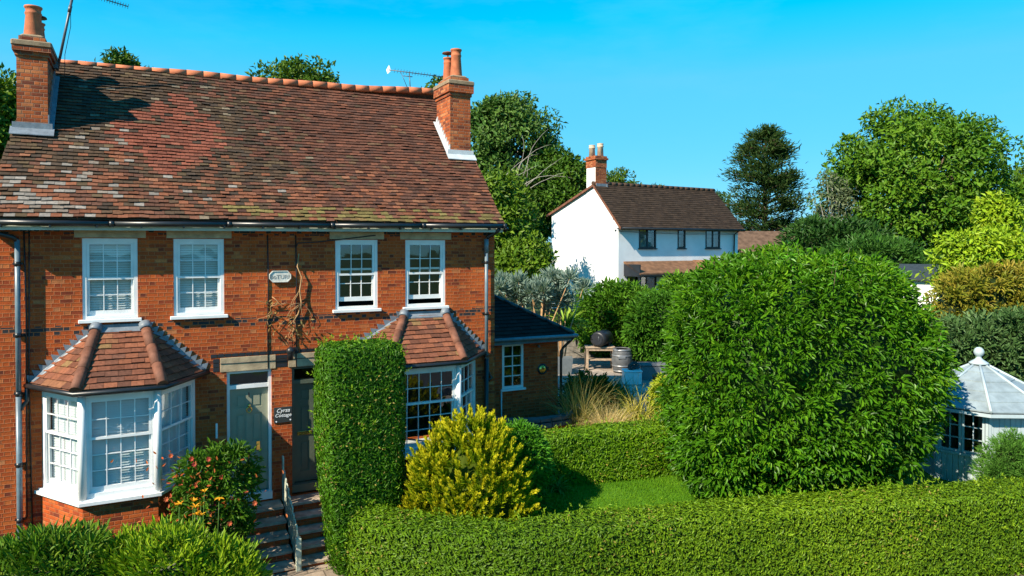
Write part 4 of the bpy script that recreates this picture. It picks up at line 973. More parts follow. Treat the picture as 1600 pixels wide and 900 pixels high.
# ------------------------------------------------------------------ summerhouse
sh=W(1531,16.0); base=gzf(sh.x,sh.y)
sm=thing("summerhouse","pale blue octagonal summerhouse with ball finial and panelled roof","summerhouse",(sh.x,sh.y,base))
toc=math.atan2(-CD-sh.y,-sh.x); a0=toc+R(8); re,rw=1.52,1.28; zE,zA=2.22,3.02
cs=lambda r,k,z:(sh.x+r*math.cos(a0+k*math.pi/4),sh.y+r*math.sin(a0+k*math.pi/4),z)
b=MB()
for k in range(8): b.poly([cs(re,k,zE),cs(re,k+1,zE),cs(.09,k+1,zA),cs(.09,k,zA)])
b.poly([cs(re,k,zE-.03) for k in range(7,-1,-1)]); ro=b.build("roof",M["summerroof"],sm)
b=MB()
for k in range(8):
    for j in range(5):
        f0,f1=j/5,(j+1.06)/5; p=[]
        for (kk,fr_) in ((k,f0),(k+1,f0),(k+1,f1),(k,f1)):
            r_=re+.02+(.09-re)*fr_; z=zE+(zA-zE)*fr_+(.03 if fr_==f0 else .008); p.append(cs(r_,kk,z))
        b.poly(p); q0=cs(re+.02+(.09-re)*f0,k,zE+(zA-zE)*f0+.005); q1=cs(re+.02+(.09-re)*f0,k+1,zE+(zA-zE)*f0+.005); b.poly([q0,q1,p[1],p[0]])
b.build("roof_boards",M["summerroof"],ro)
b=MB()
for k in range(8): b.tube([cs(re+.04,k,zE+.03),cs(.08,k,zA+.03)],.032,6)
b.build("roof_ribs",M["summer"],ro)
b=MB(); b.lathe((sh.x,sh.y,zA),[(.2,.0),(.19,.03),(.08,.1),(.05,.14),(.05,.17),(.08,.19),(.102,.235),(.105,.275),(.085,.33),(.045,.365),(.01,.372)],16); b.build("finial",M["summer"],sm)
b=MB()
for k in range(8): 
    p,q_=Vector(cs(re+.02,k,zE-.02)),Vector(cs(re+.02,k+1,zE-.02)); i_,j_=Vector(cs(re-.03,k,zE-.02)),Vector(cs(re-.03,k+1,zE-.02)); b.prism([tuple(p),tuple(q_),tuple(j_),tuple(i_)],(0,0,-.07))
b.build("eaves_board",M["summer"],sm)
b=MB(); pl=MB()
for k in range(8):
    p,q_=Vector(cs(rw,k,0)),Vector(cs(rw,k+1,0)); U=(q_-p).normalized(); Ln=(q_-p).length; N_=Vector((U.y,-U.x,0)); mid=(p+q_)/2-sh
    if N_.dot(Vector((mid.x,mid.y,0)))<0: N_=-N_
    b.frame((p.x,p.y,base),U,N_); H=zE-.06-base
    glazed = k in (6,7,5)
    top=.62 if glazed else H
    nb=9
    for i in range(nb): b.box(Ln*i/nb+.004,Ln*(i+1)/nb-.004,-.03,.0 if i%2 else .003,-.1,top)
    b.box(0,.05,-.05,.02,-.1,H); b.box(Ln-.05,Ln,-.05,.02,-.1,H)
    if glazed:
        b.box(.05,Ln-.05,-.04,.03,top,top+.05); hh=H-top-.09
        for i in range(2):
            o=p+U*(.055+i*(Ln-.11)/2); casement(sm,(o.x,o.y,base+top+.06),U,N_,(Ln-.11)/2-.01,hh,2,3,M["summer"],.045,.02,False,.05,.01)
b.build("wall",M["summer"],sm)
b=MB(); b.loft([[cs(rw-.12,k,base-.05) for k in range(8)],[cs(rw-.12,k,base+.02) for k in range(8)]]); b.build("floor_deck",M["wood"],sm)
b=MB()
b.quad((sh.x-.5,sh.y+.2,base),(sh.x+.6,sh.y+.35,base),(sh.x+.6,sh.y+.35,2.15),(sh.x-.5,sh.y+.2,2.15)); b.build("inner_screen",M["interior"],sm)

# ------------------------------------------------------------------ steps, fence
def steps(x0,x1,label,dz=0):
    t=thing("stone_steps",label,"steps",((x0+x1)/2,-.75,.05)); lv=[(.86+dz,-.42),(.69+dz,-.70),(.52+dz,-.98),(.36+dz,-1.26),(.2+dz,-1.54)]
    b=MB(); prev=-.02
    for z,y in lv: b.box(x0+.01,x1-.01,y+.025,-.03 if z>.8+dz else prev+.02,-.05,z-.05); prev=y
    b.build("riser",M["brick_dark"],t)
    prev=-.02
    for k,(z,y) in enumerate(lv):
        b=MB(); e=.006*(k%3); b.bbox(x0,x1,y-.01-e,prev+.02 if k else -.01,z-.048,z,.008); b.build("tread",M["stepstone"],t); prev=y
steps(.95,2.335,"worn stone steps up to the sage green door"); steps(2.425,3.45,"shaded stone steps up to the dark green door beside the hedge",.02)
pf=thing("picket_fence","pale sage picket fence stepping down between the two flights of steps","fence",(2.38,-.8,.05))
def picket(y,z0,z1,wd,rounded=True):
    b=MB((2.38,y,0),(0,1,0),(1,0,0)); h=wd/2
    pts=[(-h,0,z0),(h,0,z0),(h,0,z1-.03),(h*.5,0,z1),(-h*.5,0,z1),(-h,0,z1-.03)] if rounded else [(-h,0,z0),(h,0,z0),(h,0,z1),(-h,0,z1)]
    b.prism([(u,-.012,z) for u,n,z in pts],(0,.024,0)); return b
picket(-.1,.85,1.69,.1,False).build("post",M["fence"],pf)
b=MB(); b.bbox(2.335,2.425,-1.6,-1.5,.0,.67,.01); b.build("post",M["fence"],pf)
for k in range(10):
    y=-.24-k*.126; s=(y+.1)/(-1.43); zt=1.50-s*.78+(.03 if k%3==0 else 0); picket(y,zt-.68,zt,.1).build("picket",M["fence"],pf)
for dz in (0,.38):
    b=MB(); b.prism([(2.392,-.06,.86+dz),(2.392,-1.5,.14+dz),(2.392,-1.5,.21+dz),(2.392,-.06,.93+dz)],(.03,0,0)); b.build("rail",M["fence"],pf)

# ------------------------------------------------------------------ patio things
def at(px,d): 
    p=W(px,d); p.z=gzf(p.x,p.y)+.012; return p
# barbecue table
tc=at(937,27.5); z=tc.z; U=Vector((CY,-SY,0)); N_=Vector((-SY,-CY,0))
tb=thing("barbecue_table","slatted wooden table with lower shelf under the black barbecue","table",tuple(tc))
b=MB(tc,U,N_); b.bbox(-.56,.56,-.33,.33,.84,.89,.008); top=b.build("tabletop",M["wood"],tb)
for u in (-.5,.5):
    for n_ in (-.27,.27): b=MB(tc,U,N_); b.box(u-.045,u+.045,n_-.045,n_+.045,0,.84); b.build("leg",M["wood"],tb)
b=MB(tc,U,N_); b.box(-.5,.5,-.25,.25,.36,.40); b.box(-.5,.5,.25,.29,.74,.84); b.build("shelf",M["wood"],tb)
bc=tc+U*.1+Vector((0,0,.89)); bb=thing("barbecue","black drum barbecue lying on the wooden table","barbecue",tuple(bc))
b=MB(bc,U,N_); old=b.sm; b.sm=True
b.frame(bc,(U*.85+N_*.53),(N_*.85-U*.53))
rings=[]
for n_,r_ in ((.42,.0),(.425,.24),(.40,.30),(.1,.33),(-.3,.33),(-.43,.28),(-.46,.0)): rings.append([(r_*1.02*math.cos(t)+.12*0,n_,.29+r_*.95*math.sin(t)) for t in np.linspace(0,2*math.pi,20,endpoint=False)])
rings[0]=[(x*1+.001*i,y,z_) for i,(x,y,z_) in enumerate(rings[0])]
b.loft(rings); b.build("drum",M["iron"],bb)
b=MB(bc,U,N_); b.tube([(-.18,.36,.25),(-.18,.42,.25),(-.18,.42,.4),(-.18,.34,.42)],.018,6); b.build("handle",M["alu"],bb)
b=MB(bc,U*.85+N_*.53,N_*.85-U*.53); disc2=[[(-.02+r_*math.cos(t),.43+d_,.3+r_*math.sin(t)) for t in np.linspace(0,2*math.pi,18,endpoint=False)] for r_,d_ in ((.24,0),(.22,.015),(.03,.02))]; b.loft(disc2); b.build("end_plate",M["frameblack"],bb)
b=MB(bc,U,N_)
for u in (-.25,.25): b.box(u-.03,u+.03,-.2,.2,0,.14)
b.build("foot",M["iron"],bb)
# barrel
rc=at(972,26.8); br=thing("barrel","grey wooden barrel with pale hoops standing by the barbecue table","barrel",tuple(rc))
b=MB(); b.lathe(tuple(rc),[(.31,0),(.36,.2),(.385,.42),(.385,.5),(.36,.72),(.32,.9),(.28,.9),(.27,.87),(.01,.87)],24); b.build("staves",M["barrel"],br)
for z0,r0,r1 in ((.05,.327,.338),(.24,.37,.379),(.62,.379,.37),(.82,.342,.335)):
    b=MB(); b.lathe((rc.x,rc.y,rc.z+z0),[(r0,0),(r0+.006,0),(r1+.006,.05),(r1,.05)],24); b.build("hoop",M["hoop"],br)
b=MB(rc,U,N_); b.bbox(-.2,.08,.37,.395,.56,.66,.005); b.build("label_plate",M["hoop"],br)
# white chest with a coil of hose
cc=at(990,24.6); ck=thing("storage_chest","low white chest under the dark coiled hose","chest",tuple(cc)); b=MB(cc,U,N_); b.bbox(-.35,.25,-.25,.25,0,.42,.02); b.build("body",M["whiteplastic"],ck); b=MB(cc,U,N_); b.bbox(-.37,.27,-.27,.27,.423,.47,.015); b.build("lid",M["whiteplastic"],ck)
hc=cc+Vector((0,0,.47)); hs=thing("garden_hose","dark blue coiled hose heaped on the white chest","hose",tuple(hc)); b=MB(hc,U,N_)
for k in range(5):
    pts=[(.02+(.2-.012*k)*math.cos(t),.02*math.sin(3*t+k)+.0,.06+.035*k+.03*math.sin(2*t+k)+.0) for t in np.linspace(0,2*math.pi,22)]
    pts=[(u,n_+(.18-.01*k)*math.sin(t),z_) for (u,n_,z_),t in zip(pts,np.linspace(0,2*math.pi,22))]; b.tube(pts,.026,6)
b.build("coil",M["slate_sign"],hs)
gc=at(1018,25.4); gb=thing("garden_box","grey lidded garden box behind the clay pots","box",tuple(gc)); b=MB(gc,U,N_); b.bbox(-.42,.5,-.3,.3,0,.5,.02); b.build("body",M["grey"],gb); b=MB(gc,U,N_); b.bbox(-.45,.53,-.33,.33,.503,.56,.02); b.build("lid",M["coping"],gb)
def pot(px,d,r,h,label,m="terracotta"):
    c=at(px,d); t=thing("plant_pot",label,"plant pot",tuple(c),"clay pots on the patio"); b=MB(); b.lathe(tuple(c),[(r*.7,0),(r*.95,h*.85),(r*1.05,h*.85),(r*1.05,h),(r*.9,h),(r*.85,h*.8)],16); b.build("pot",M[m],t)
    b=MB(); b.lathe((c.x,c.y,c.z+h*.82),[(r*.84,0),(r*.7,.03),(.01,.04)],12); b.build("soil",M["soil"],t)
pot(1029,24.2,.2,.4,"wider clay pot in front of the grey garden box"); pot(1042,23.6,.15,.34,"small clay pot nearest the round bush"); pot(936,30.2,.17,.3,"orange clay pot on the sleeper wall behind the barbecue")
_pp=W(936,30.72); bpy.data.objects["plant_pot.002"].location=(_pp.x,_pp.y,2.145)
tr=at(877,26.5); tg=thing("water_trough","grey metal trough against the sleeper wall","trough",tuple(tr)); b=MB(tr,U,N_); b.loft([[(-.35,-.25,0),(.35,-.25,0),(.35,.25,0),(-.35,.25,0)],[(-.42,-.3,.6),(.42,-.3,.6),(.42,.3,.6),(-.42,.3,.6)],[(-.38,-.26,.6),(.38,-.26,.6),(.38,.26,.6),(-.38,.26,.6)],[(-.34,-.22,.1),(.34,-.22,.1),(.34,.22,.1),(-.34,.22,.1)]]); b.build("tub",M["grey"],tg)
g2=at(880,22.0); gt=thing("patio_table","low grey slatted table just beyond the wing corner","table",tuple(g2)); b=MB(g2,U,N_)
for k in range(6): b.box(-.5,.5,-.33+k*.11,-.24+k*.11,.42,.45)
b.build("tabletop",M["grey"],gt)
for u in (-.44,.44):
    for n_ in (-.27,.27): b=MB(g2,U,N_); b.box(u-.025,u+.025,n_-.025,n_+.025,0,.42); b.build("leg",M["frameblack"],gt)
# sleeper retaining wall, boundary fence
sw0,sw1=at(862,30.4),at(1010,30.9); sl=thing("sleeper_wall","stacked grey sleeper retaining wall behind the barbecue","wall",tuple(sw0)); U2=(sw1-sw0).normalized(); U2.z=0
for k in range(5):
    b=MB((sw0.x,sw0.y,.9),U2,Vector((U2.y,-U2.x,0))); b.bbox(0,(sw1-sw0).length,-.2+.01*(k%2),.02+.012*(k%2),k*.25,k*.25+.24,.015); b.build("sleeper",M["woodgrey"],sl)
f0,f1=at(850,32.5),at(925,33.5); fn=thing("panel_fence","dark brown slatted fence behind the silver shrubs","fence",(f0.x,f0.y,2.2)); U2=(f1-f0); Lf=U2.length; U2=U2.normalized(); U2.z=0; N2=Vector((U2.y,-U2.x,0))
for k in range(7): b=MB((f0.x,f0.y,2.0),U2,N2); b.box(0,Lf,-.01,.015,.1+k*.2,.27+k*.2); b.build("rail",M["bark"],fn)
for k in range(4): b=MB((f0.x,f0.y,1.8),U2,N2); b.box(Lf*k/3-.05,Lf*k/3+.05,-.1,-.01,-.4,1.75); b.build("post",M["bark"],fn)
M["stemgreen"]=plain("green_stem",(.06,.13,.02),.6,.2,bmp=0)
# ------------------------------------------------------------------ vegetation
LAT=np.array([CY,-SY,0]); DEP=np.array([SY,CY,0])
def rotshell(V,c):
    q=V-np.array(c); return np.array(c)+q[:,:1]*LAT+q[:,1:2]*DEP+q[:,2:]*np.array([0,0,1.0])
def clump_clad(f,V,F,nc,per,rc,L,Wd,palette,core=.3,corecol=(.02,.035,.008),droop=.25,six=True,up=.15,flare=.8,seed=0,cscale=1.2,bright=.2,zmin=None,flat=.8,mixt=.3,back=True):
    """sprays of leaves set over a shell, each spray fanning out from a twig end"""
    VN=vnorm(V,F); 
    if core: f.shell(V-VN*core,F,corecol)  # added dark shell blocks light, coloured like the shade between sprays
    C0,N0=sample(V,F,nc,VN); 
    if zmin is not None: k=C0[:,2]>zmin; C0,N0=C0[k],N0[k]; nc=len(C0)
    C0=C0-N0*(rng.random((nc,1))**1.3*rc*1.7)
    q=np.repeat(np.arange(nc),per); n=len(q); N=N0[q]
    d=unit(rng.normal(size=(n,3))+N*flare); P=C0[q]+d*rng.random((n,1))*rc*np.array([1,1,flat])
    A=unit(d+N*.3+np.array([0,0,up])); Nn=unit(N*.5+np.array([0,0,.6])+rng.normal(size=(n,3))*.45)
    s=.6+.7*rng.random(n); tone=rng.random(nc)[q]
    t=.4*rng.random(n)+mixt*tone+(.6-mixt)*lown(P,cscale,seed)
    f.add(leaf_geo(P,A,Nn,L*s,Wd*s,.22,droop,six),pal(t,palette)*(1+bright*(rng.random((n,1))*2-1)))
def stray(f,V,F,n,zt,L=.06):
    """uncut shoots standing proud of a clipped face, and a few browned leaves"""
    VN=vnorm(V,F); P,N=sample(V,F,n,VN); up=(N[:,2]>.3)|(rng.random(n)<.35); P,N=P[up],N[up]; q=np.repeat(np.arange(len(P)),6); d=unit(N+np.array([0,0,.7])+rng.normal(size=N.shape)*.4)
    Q=P[q]+d[q]*rng.random((len(q),1))*.11; f.add(leaf_geo(Q,d[q]+rng.normal(size=(len(q),3))*.7,rng.normal(size=(len(q),3)),L*rng.uniform(.6,1.1,len(q)),.022,.2,.1),colours(Q,[(.09,.19,.005),(.17,.28,.01),(.25,.34,.015)]))
    P,N=sample(V,F,n*2,VN); k=lown(P,2.6,41)>.62; P,N=P[k],N[k]; f.add(leaf_geo(P,N*.4+rng.normal(size=P.shape),N+rng.normal(size=P.shape)*.5,.055,.024,.2,.1),colours(P,[(.2,.17,.03),(.3,.22,.05),(.16,.2,.02)]))
HEDGE=[(.05,.125,.003),(.085,.19,.004),(.15,.27,.007)]
def sweep_hedge(path,wd,z0,z1,npts=60,n=24,rnd=.12,amp=.03,seed=0,endr=.3):
    path=[Vector(p) for p in path]; L=[0]
    for a,b in zip(path[:-1],path[1:]): L.append(L[-1]+(b-a).length)
    def pt(s):
        for i in range(len(path)-1):
            if s<=L[i+1] or i==len(path)-2: 
                t=(s-L[i])/(L[i+1]-L[i]); p0=path[max(i-1,0)];p1=path[i];p2=path[i+1];p3=path[min(i+2,len(path)-1)]
                return .5*((2*p1)+(p2-p0)*t+(2*p0-5*p1+4*p2-p3)*t*t+(3*p1-p0-3*p2+p3)*t**3)
    rings=[]
    for k in range(npts):
        s=L[-1]*k/(npts-1); p=pt(s); d=(pt(min(s+.05,L[-1]))-pt(max(s-.05,0))).normalized(); nn=Vector((d.y,-d.x,0))
        e=min(s,L[-1]-s); sc=math.sqrt(max(0,1-(1-min(e/endr,1))**2))*.65+.35
        h=z1-z0; ring=[]
        for t in np.linspace(0,2*math.pi,n,endpoint=False):
            ex=.22; x=wd/2*math.copysign(abs(math.cos(t))**ex,math.cos(t))*sc; z=math.copysign(abs(math.sin(t))**ex,math.sin(t))
            zz=(z0+z1)/2+h/2*z*(1 if z<0 else (.93+.07*sc)); ring.append((p.x+nn.x*x,p.y+nn.y*x,zz+p.z))
        rings.append(ring)
    V,F=loft_shell(rings); VN=vnorm(V,F); V=V+VN*((lown(V,2.2,seed)-.5)*2*amp)[:,None]; return V,F
# clipped front hedge
hp=[]
for px,py in ((556,801),(650,814),(800,826),(1000,806),(1200,788),(1400,774),(1620,757),(1760,747)):
    p=W(px,4.2*FP/(py-388)); hp.append(p)
V,F=sweep_hedge(hp,.92,-.02,1.42,110,28,amp=.035,seed=1)
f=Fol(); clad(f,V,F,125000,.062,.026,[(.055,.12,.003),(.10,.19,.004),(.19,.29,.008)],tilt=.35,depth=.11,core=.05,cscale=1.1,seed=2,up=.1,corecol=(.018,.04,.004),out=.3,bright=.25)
stray(f,V,F,1300,0)
props(f.build("clipped_hedge",M["leaf"],None,tuple(hp[2])),"long low clipped hedge curving across the front of the garden","hedge")
# path side hedge pillar
rings=[]
for z,s,dx in ((.12,.80,.08),(.8,.86,.05),(1.6,.93,.02),(2.4,.98,0),(3.1,1.0,0),(3.6,.99,0),(3.8,.96,0),(3.92,.88,0),(3.98,.7,0),(4.0,.35,0)): rings.append(rrect(3.40+dx,-1.72,.73*s,.52*s,z,.35,36,R(3)))
V,F=loft_shell(rings); VN=vnorm(V,F); V=V+VN*((lown(V,2.5,5)-.5)*.07)[:,None]
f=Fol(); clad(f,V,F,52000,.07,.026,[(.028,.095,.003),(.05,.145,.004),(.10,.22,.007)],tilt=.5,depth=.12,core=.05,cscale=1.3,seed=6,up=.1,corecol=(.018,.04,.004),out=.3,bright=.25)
stray(f,V,F,500,0)
props(f.build("clipped_hedge",M["leaf"],None,(3.40,-1.72,.1)),"tall square clipped hedge pillar standing between the dark door and the bay","hedge")
# lawn back hedge
V,F=sweep_hedge([(7.0,-.75,0),(8.6,-1.0,0),(10.2,-1.3,0),(11.9,-1.6,0)],.8,.5,1.68,60,26,amp=.04,seed=3)
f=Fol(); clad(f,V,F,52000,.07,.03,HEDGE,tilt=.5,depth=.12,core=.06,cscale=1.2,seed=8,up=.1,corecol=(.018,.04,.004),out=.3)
stray(f,V,F,500,0)
props(f.build("clipped_hedge",M["leaf"],None,(9.4,-1.1,.55)),"straight clipped hedge along the back of the lawn in front of the ornamental grasses","hedge")
# golden conifer
gc=np.array([*W(736,12.55)[:2],.25]); f=Fol()
rings=[]
for z,r_ in ((.1,.6),(.35,.95),(.8,1.06),(1.25,.98),(1.65,.8),(2.0,.52),(2.25,.22),(2.32,.05)): rings.append([(gc[0]+r_*math.cos(t),gc[1]+r_*math.sin(t),gc[2]+z) for t in np.linspace(0,2*math.pi,24,endpoint=False)])
V,F=loft_shell(rings); VN=vnorm(V,F); V=V+VN*((lown(V,3,4)-.5)*.22)[:,None]
f.shell(V-VN*.32,F,(.06,.09,.006))  # inner shell painted in the greener shade seen between the sprays
n=1050; C0,N0=sample(V,F,n,VN); ax=unit(N0*.7+np.array([0,0,.8])+rng.normal(size=(n,3))*.25); C0=C0-N0*(rng.random((n,1))*.22); per=46
q=np.repeat(np.arange(n),per); t=rng.random(len(q))[:,None]; P=C0[q]+ax[q]*t*.33; side=rng.normal(size=(len(q),3)); A=unit(ax[q]*1.0+unit(side)*.75*(1-t*.4))
s=(.115*(1.15-.55*t[:,0])); tone=.55*t[:,0]+.25*rng.random(len(q))+.35*rng.random(n)[q]-.1
f.add(leaf_geo(P,A,unit(N0[q]+rng.normal(size=(len(q),3))*.6),s,.03,.2,.05),pal(tone,[(.09,.17,.004),(.21,.28,.006),(.46,.44,.012),(.62,.54,.025)]))
th=thing("golden_conifer","bright golden yellow feathery conifer in front of the right bay window","conifer",tuple(gc)); f.build("foliage",M["leaf_dull"],th)
b=MB(); b.tube([(gc[0],gc[1],.1),(gc[0],gc[1],2.2)],[.08,.02],8); b.build("trunk",M["bark"],th)

def shrub(name,label,cat,px,d,zb,zt,rl,rd,palette,nc,per,rc,L,Wd,core=.3,six=True,amp=.12,seed=0,power=.9,droop=.25,m="leaf",flare=.8,up=.15,corecol=(.02,.035,.008),group=None,bright=.2,mixt=.3):
    p=W(px,d); c=(p.x,p.y,(zb+zt)/2); V,F=ellipsoid((0,0,0),(rl,rd,(zt-zb)/2),28,18,amp,2.6,seed,power); V=rotshell(V,(0,0,0))+np.array(c)
    f=Fol(); clump_clad(f,V,F,nc,per,rc,L,Wd,palette,core,corecol,droop,six,up,flare,seed,bright=bright,mixt=mixt)
    t=thing(name,label,cat,(p.x,p.y,gzf(p.x,p.y)),group); f.build("foliage",M[m],t)
    b=MB(); rg=random.Random(seed)
    for k in range(5):
        e=Vector((p.x+rg.uniform(-.5,.5)*rl,p.y+rg.uniform(-.4,.4)*rd,zb+(zt-zb)*.55)); s=Vector((p.x+rg.uniform(-.15,.15)*rl,p.y+rg.uniform(-.15,.15)*rd,gzf(p.x,p.y)-.05)); b.tube([s,s.lerp(e,.5)+Vector((rg.uniform(-.1,.1),rg.uniform(-.1,.1),0)),e],[.05*rl**.5,.035*rl**.5,.012],6)
    b.build("stem",M["bark"],t); return t
# great round bush
BUSH=[(.02,.08,.003),(.045,.145,.005),(.085,.22,.007),(.18,.31,.012)]
t=shrub("laurel_bush","huge rounded glossy green bush filling the middle right of the garden","bush",1252,15.2,.0,5.2,2.5,2.0,BUSH,2500,22,.25,.12,.044,.62,True,.17,12,.60,.4,"leaf_gloss",.9,.0,(.022,.06,.004),bright=.28)
p=W(1252,15.2); f=Fol(); b=MB(); rg=np.random.default_rng(8)
for k in range(110):
    a=rg.uniform(-1.05,1.05); dd=rg.uniform(-1.0,.9); h=4.95-1.5*a*a-.35*dd*dd; s=np.array([p.x,p.y,0])+LAT*a*2.1+DEP*dd*1.5; s[2]=h; e=s+np.array([rg.normal()*.12,rg.normal()*.12,rg.uniform(.35,.9)]); b.tube([tuple(s),tuple(e)],[.012,.004],4)
    n=22; u=rg.random((n,1)); P=s+(e-s)*u; A=rg.normal(size=(n,3))+np.array([0,0,.5]); f.add(leaf_geo(P,A,rg.normal(size=(n,3))*.5+np.array([0,0,1.0]),.13,.045,.2,.3,True),colours(P,[(.05,.19,.008),(.11,.3,.016)]))
f.build("shoot_leaves",M["leaf_gloss"],t); b.build("twigs",M["bark"],t)["kind"]="stuff"
shrub("round_shrub","rounded green shrub tucked between the golden conifer and the lawn hedge","shrub",806,13.5,.3,2.28,.60,.6,[(.03,.12,.006),(.06,.2,.01),(.1,.28,.015)],620,22,.14,.09,.03,.15,True,.05,3,.9,.2)
# front left bushes
shrub("hebe_bush","bright yellow green bush at the foot of the left bay window","bush",258,9.7,-.05,1.66,1.08,.6,[(.08,.17,.005),(.16,.27,.008),(.30,.37,.015)],760,26,.22,.11,.03,.22,True,.2,5,.8,.1,up=.6)
shrub("hebe_bush","darker green bush by the grey downpipe, at the corner of the house","bush",66,9.6,-.05,1.66,.92,.6,[(.045,.12,.005),(.085,.18,.01),(.19,.23,.03)],640,24,.21,.12,.036,.22,True,.22,6,.85,.15,up=.4)
t=shrub("flowering_shrub","loose shrub with orange red young leaves beside the sage door","shrub",332,11.75,.5,2.36,.6,.45,[(.03,.085,.004),(.05,.13,.008),(.11,.21,.012)],360,18,.16,.10,.036,None,True,.34,7,1,.3)
p=W(320,11.5); f=Fol(); n=130; P=np.array([p.x,p.y,0])+LAT*rng.normal(-.05,.42,(n,1))+DEP*rng.normal(-.3,.15,(n,1)); P[:,2]=rng.uniform(1.1,2.35,n); 
f.add(leaf_geo(P,rng.normal(size=(n,3))+np.array([0,0,.6]),rng.normal(size=(n,3))+np.array([0,-1,.5]),.075,.03,.2,.1,True),colours(P,[(.4,.05,.02),(.5,.14,.03),(.35,.09,.03)],2,.3)); f.build("young_leaves",M["petal"],t)
f=Fol(); n=14; P=np.array([p.x,p.y,0])+LAT*rng.normal(.02,.38,(n,1))+DEP*rng.normal(-.22,.14,(n,1)); P[:,2]=rng.uniform(1.3,2.3,n); q=np.repeat(np.arange(n),7); an=np.tile(np.arange(7)/7*6.28,n); A=np.stack([np.cos(an),np.sin(an)*.6-.5,np.sin(an)+.3],1)
for k in range(n):
    f=Fol(); j=slice(7*k,7*k+7); f.add(leaf_geo(P[q[j]],A[j],np.tile([0,-1.0,.4],(7,1)),.05,.032,.15,.1),pal(rng.random(1).repeat(7),[(.42,.06,.03),(.55,.14,.05),(.45,.05,.05)])); f.build("bloom",M["petal"],t)
fl=thing("day_lilies","orange yellow lilies on thin stems below the red leaved shrub","flowers",(p.x,p.y,.1)); b=MB(); f=Fol()
for k in range(8):
    h=rng.uniform(1.45,1.85); c=np.array([p.x,p.y,0])+LAT*rng.uniform(-.4,.38)+DEP*rng.uniform(-.75,-.45); b.tube([tuple(c+np.array([0,0,.1])),tuple(c+LAT*.05+np.array([0,0,h*.6])),tuple(c+LAT*.08+np.array([0,0,h]))],.006,5)
    q=c+LAT*.08+np.array([0,0,h]); an=np.linspace(0,2*math.pi,6,endpoint=False)+rng.random(); A=np.stack([np.cos(an),np.sin(an),.9+0*an],1)+rng.normal(size=3)*.5; f.add(leaf_geo(np.tile(q,(6,1)),A,np.tile([0,0,1.0],(6,1)),.085,.035,.1,.2,True),pal(rng.random(6),[(.75,.3,.01),(.8,.45,.02)])); f.build("lily_flower",M["petal"],fl); f=Fol()
b.build("stem",M["stemgreen"],fl); n=160; P=np.array([p.x,p.y,.12])+LAT*rng.normal(0,.35,(n,1))+DEP*rng.normal(-.55,.12,(n,1)); f=Fol(); f.add(blade_geo(P,rng.normal(size=(n,3))*.5+np.array([0,0,1.2]),rng.uniform(.4,.8,n),.022,1.2),colours(P,[(.04,.13,.008),(.08,.2,.015)])); f.build("strap_leaves",M["leaf"],fl)
# beside the summerhouse
shrub("feathery_shrub","feathery light green shrub in front of the summerhouse boards","shrub",1580,14.0,.4,1.86,.56,.4,[(.05,.15,.02),(.09,.22,.03),(.15,.3,.05)],420,40,.16,.10,.016,.16,False,.2,9,.9,.1,"leaf_dull",up=.4)
# back shrubs
shrub("laurel_shrub","broad mid green shrub behind the barbecue and barrel","shrub",968,30.5,1.0,4.0,1.75,1.2,[(.04,.13,.008),(.08,.2,.012),(.16,.28,.02)],900,20,.32,.2,.07,.35,True,.13,14,.85,.3)
shrub("laurel_shrub","narrow shrub hanging over the grey garden box, left of the round bush","shrub",1030,27.2,1.0,3.9,1.1,.9,[(.03,.1,.008),(.06,.17,.012),(.1,.24,.02)],600,20,.28,.18,.06,.3,True,.15,15,.9,.35)
shrub("laurel_shrub","pale topped shrub in front of the cottage porch above the round bush","shrub",1085,29.0,1.0,4.5,1.5,1.0,[(.05,.15,.008),(.1,.24,.012),(.2,.34,.03)],600,20,.3,.2,.07,.35,True,.15,16,.9,.3)
shrub("yellow_green_shrub","small lime green shrub at the right end of the grasses","shrub",1052,19.5,.8,2.05,.62,.5,[(.14,.24,.008),(.25,.34,.012),(.4,.42,.03)],260,18,.16,.13,.05,.16,True,.15,17,.9,.2)
shrub("low_shrub","dark low shrub between the tan grasses and the lime green shrub","shrub",925,20.5,.7,1.9,.8,.5,[(.02,.07,.008),(.04,.11,.012),(.07,.16,.02)],260,18,.2,.16,.05,.2,True,.2,18,.9,.2)
shrub("viburnum_hedge","grey green leafy hedge behind the summerhouse","hedge",1640,20.5,.5,3.75,3.3,.9,[(.035,.09,.02),(.07,.14,.04),(.13,.21,.08)],1600,20,.26,.17,.06,.3,True,.12,19,.5,.3)
shrub("beech_hedge","orange tinted hedge below the yellow tree","hedge",1660,26,.8,4.75,4.7,1.1,[(.12,.17,.014),(.21,.21,.02),(.33,.23,.035)],1500,20,.3,.2,.07,.35,True,.14,20,.5,.3)
shrub("evergreen_bush","wide dark evergreen mass beneath the tall conifer","bush",1300,46,2.0,7.2,3.3,2,[(.015,.05,.01),(.03,.09,.015),(.06,.13,.025)],700,22,.6,.34,.12,.6,True,.15,21,.8,.2)
shrub("evergreen_bush","dark bush at the right end of the white cottage","bush",1128,43,2.0,5.2,1.6,1.5,[(.02,.06,.01),(.04,.11,.015),(.07,.15,.025)],400,22,.5,.3,.1,.5,True,.15,22,.9,.2)
shrub("evergreen_bush","green bush under the great broad tree","bush",1385,42,2.0,6.0,3.6,2,[(.02,.07,.01),(.04,.12,.015),(.08,.18,.025)],600,22,.5,.3,.1,.5,True,.15,23,.8,.2)
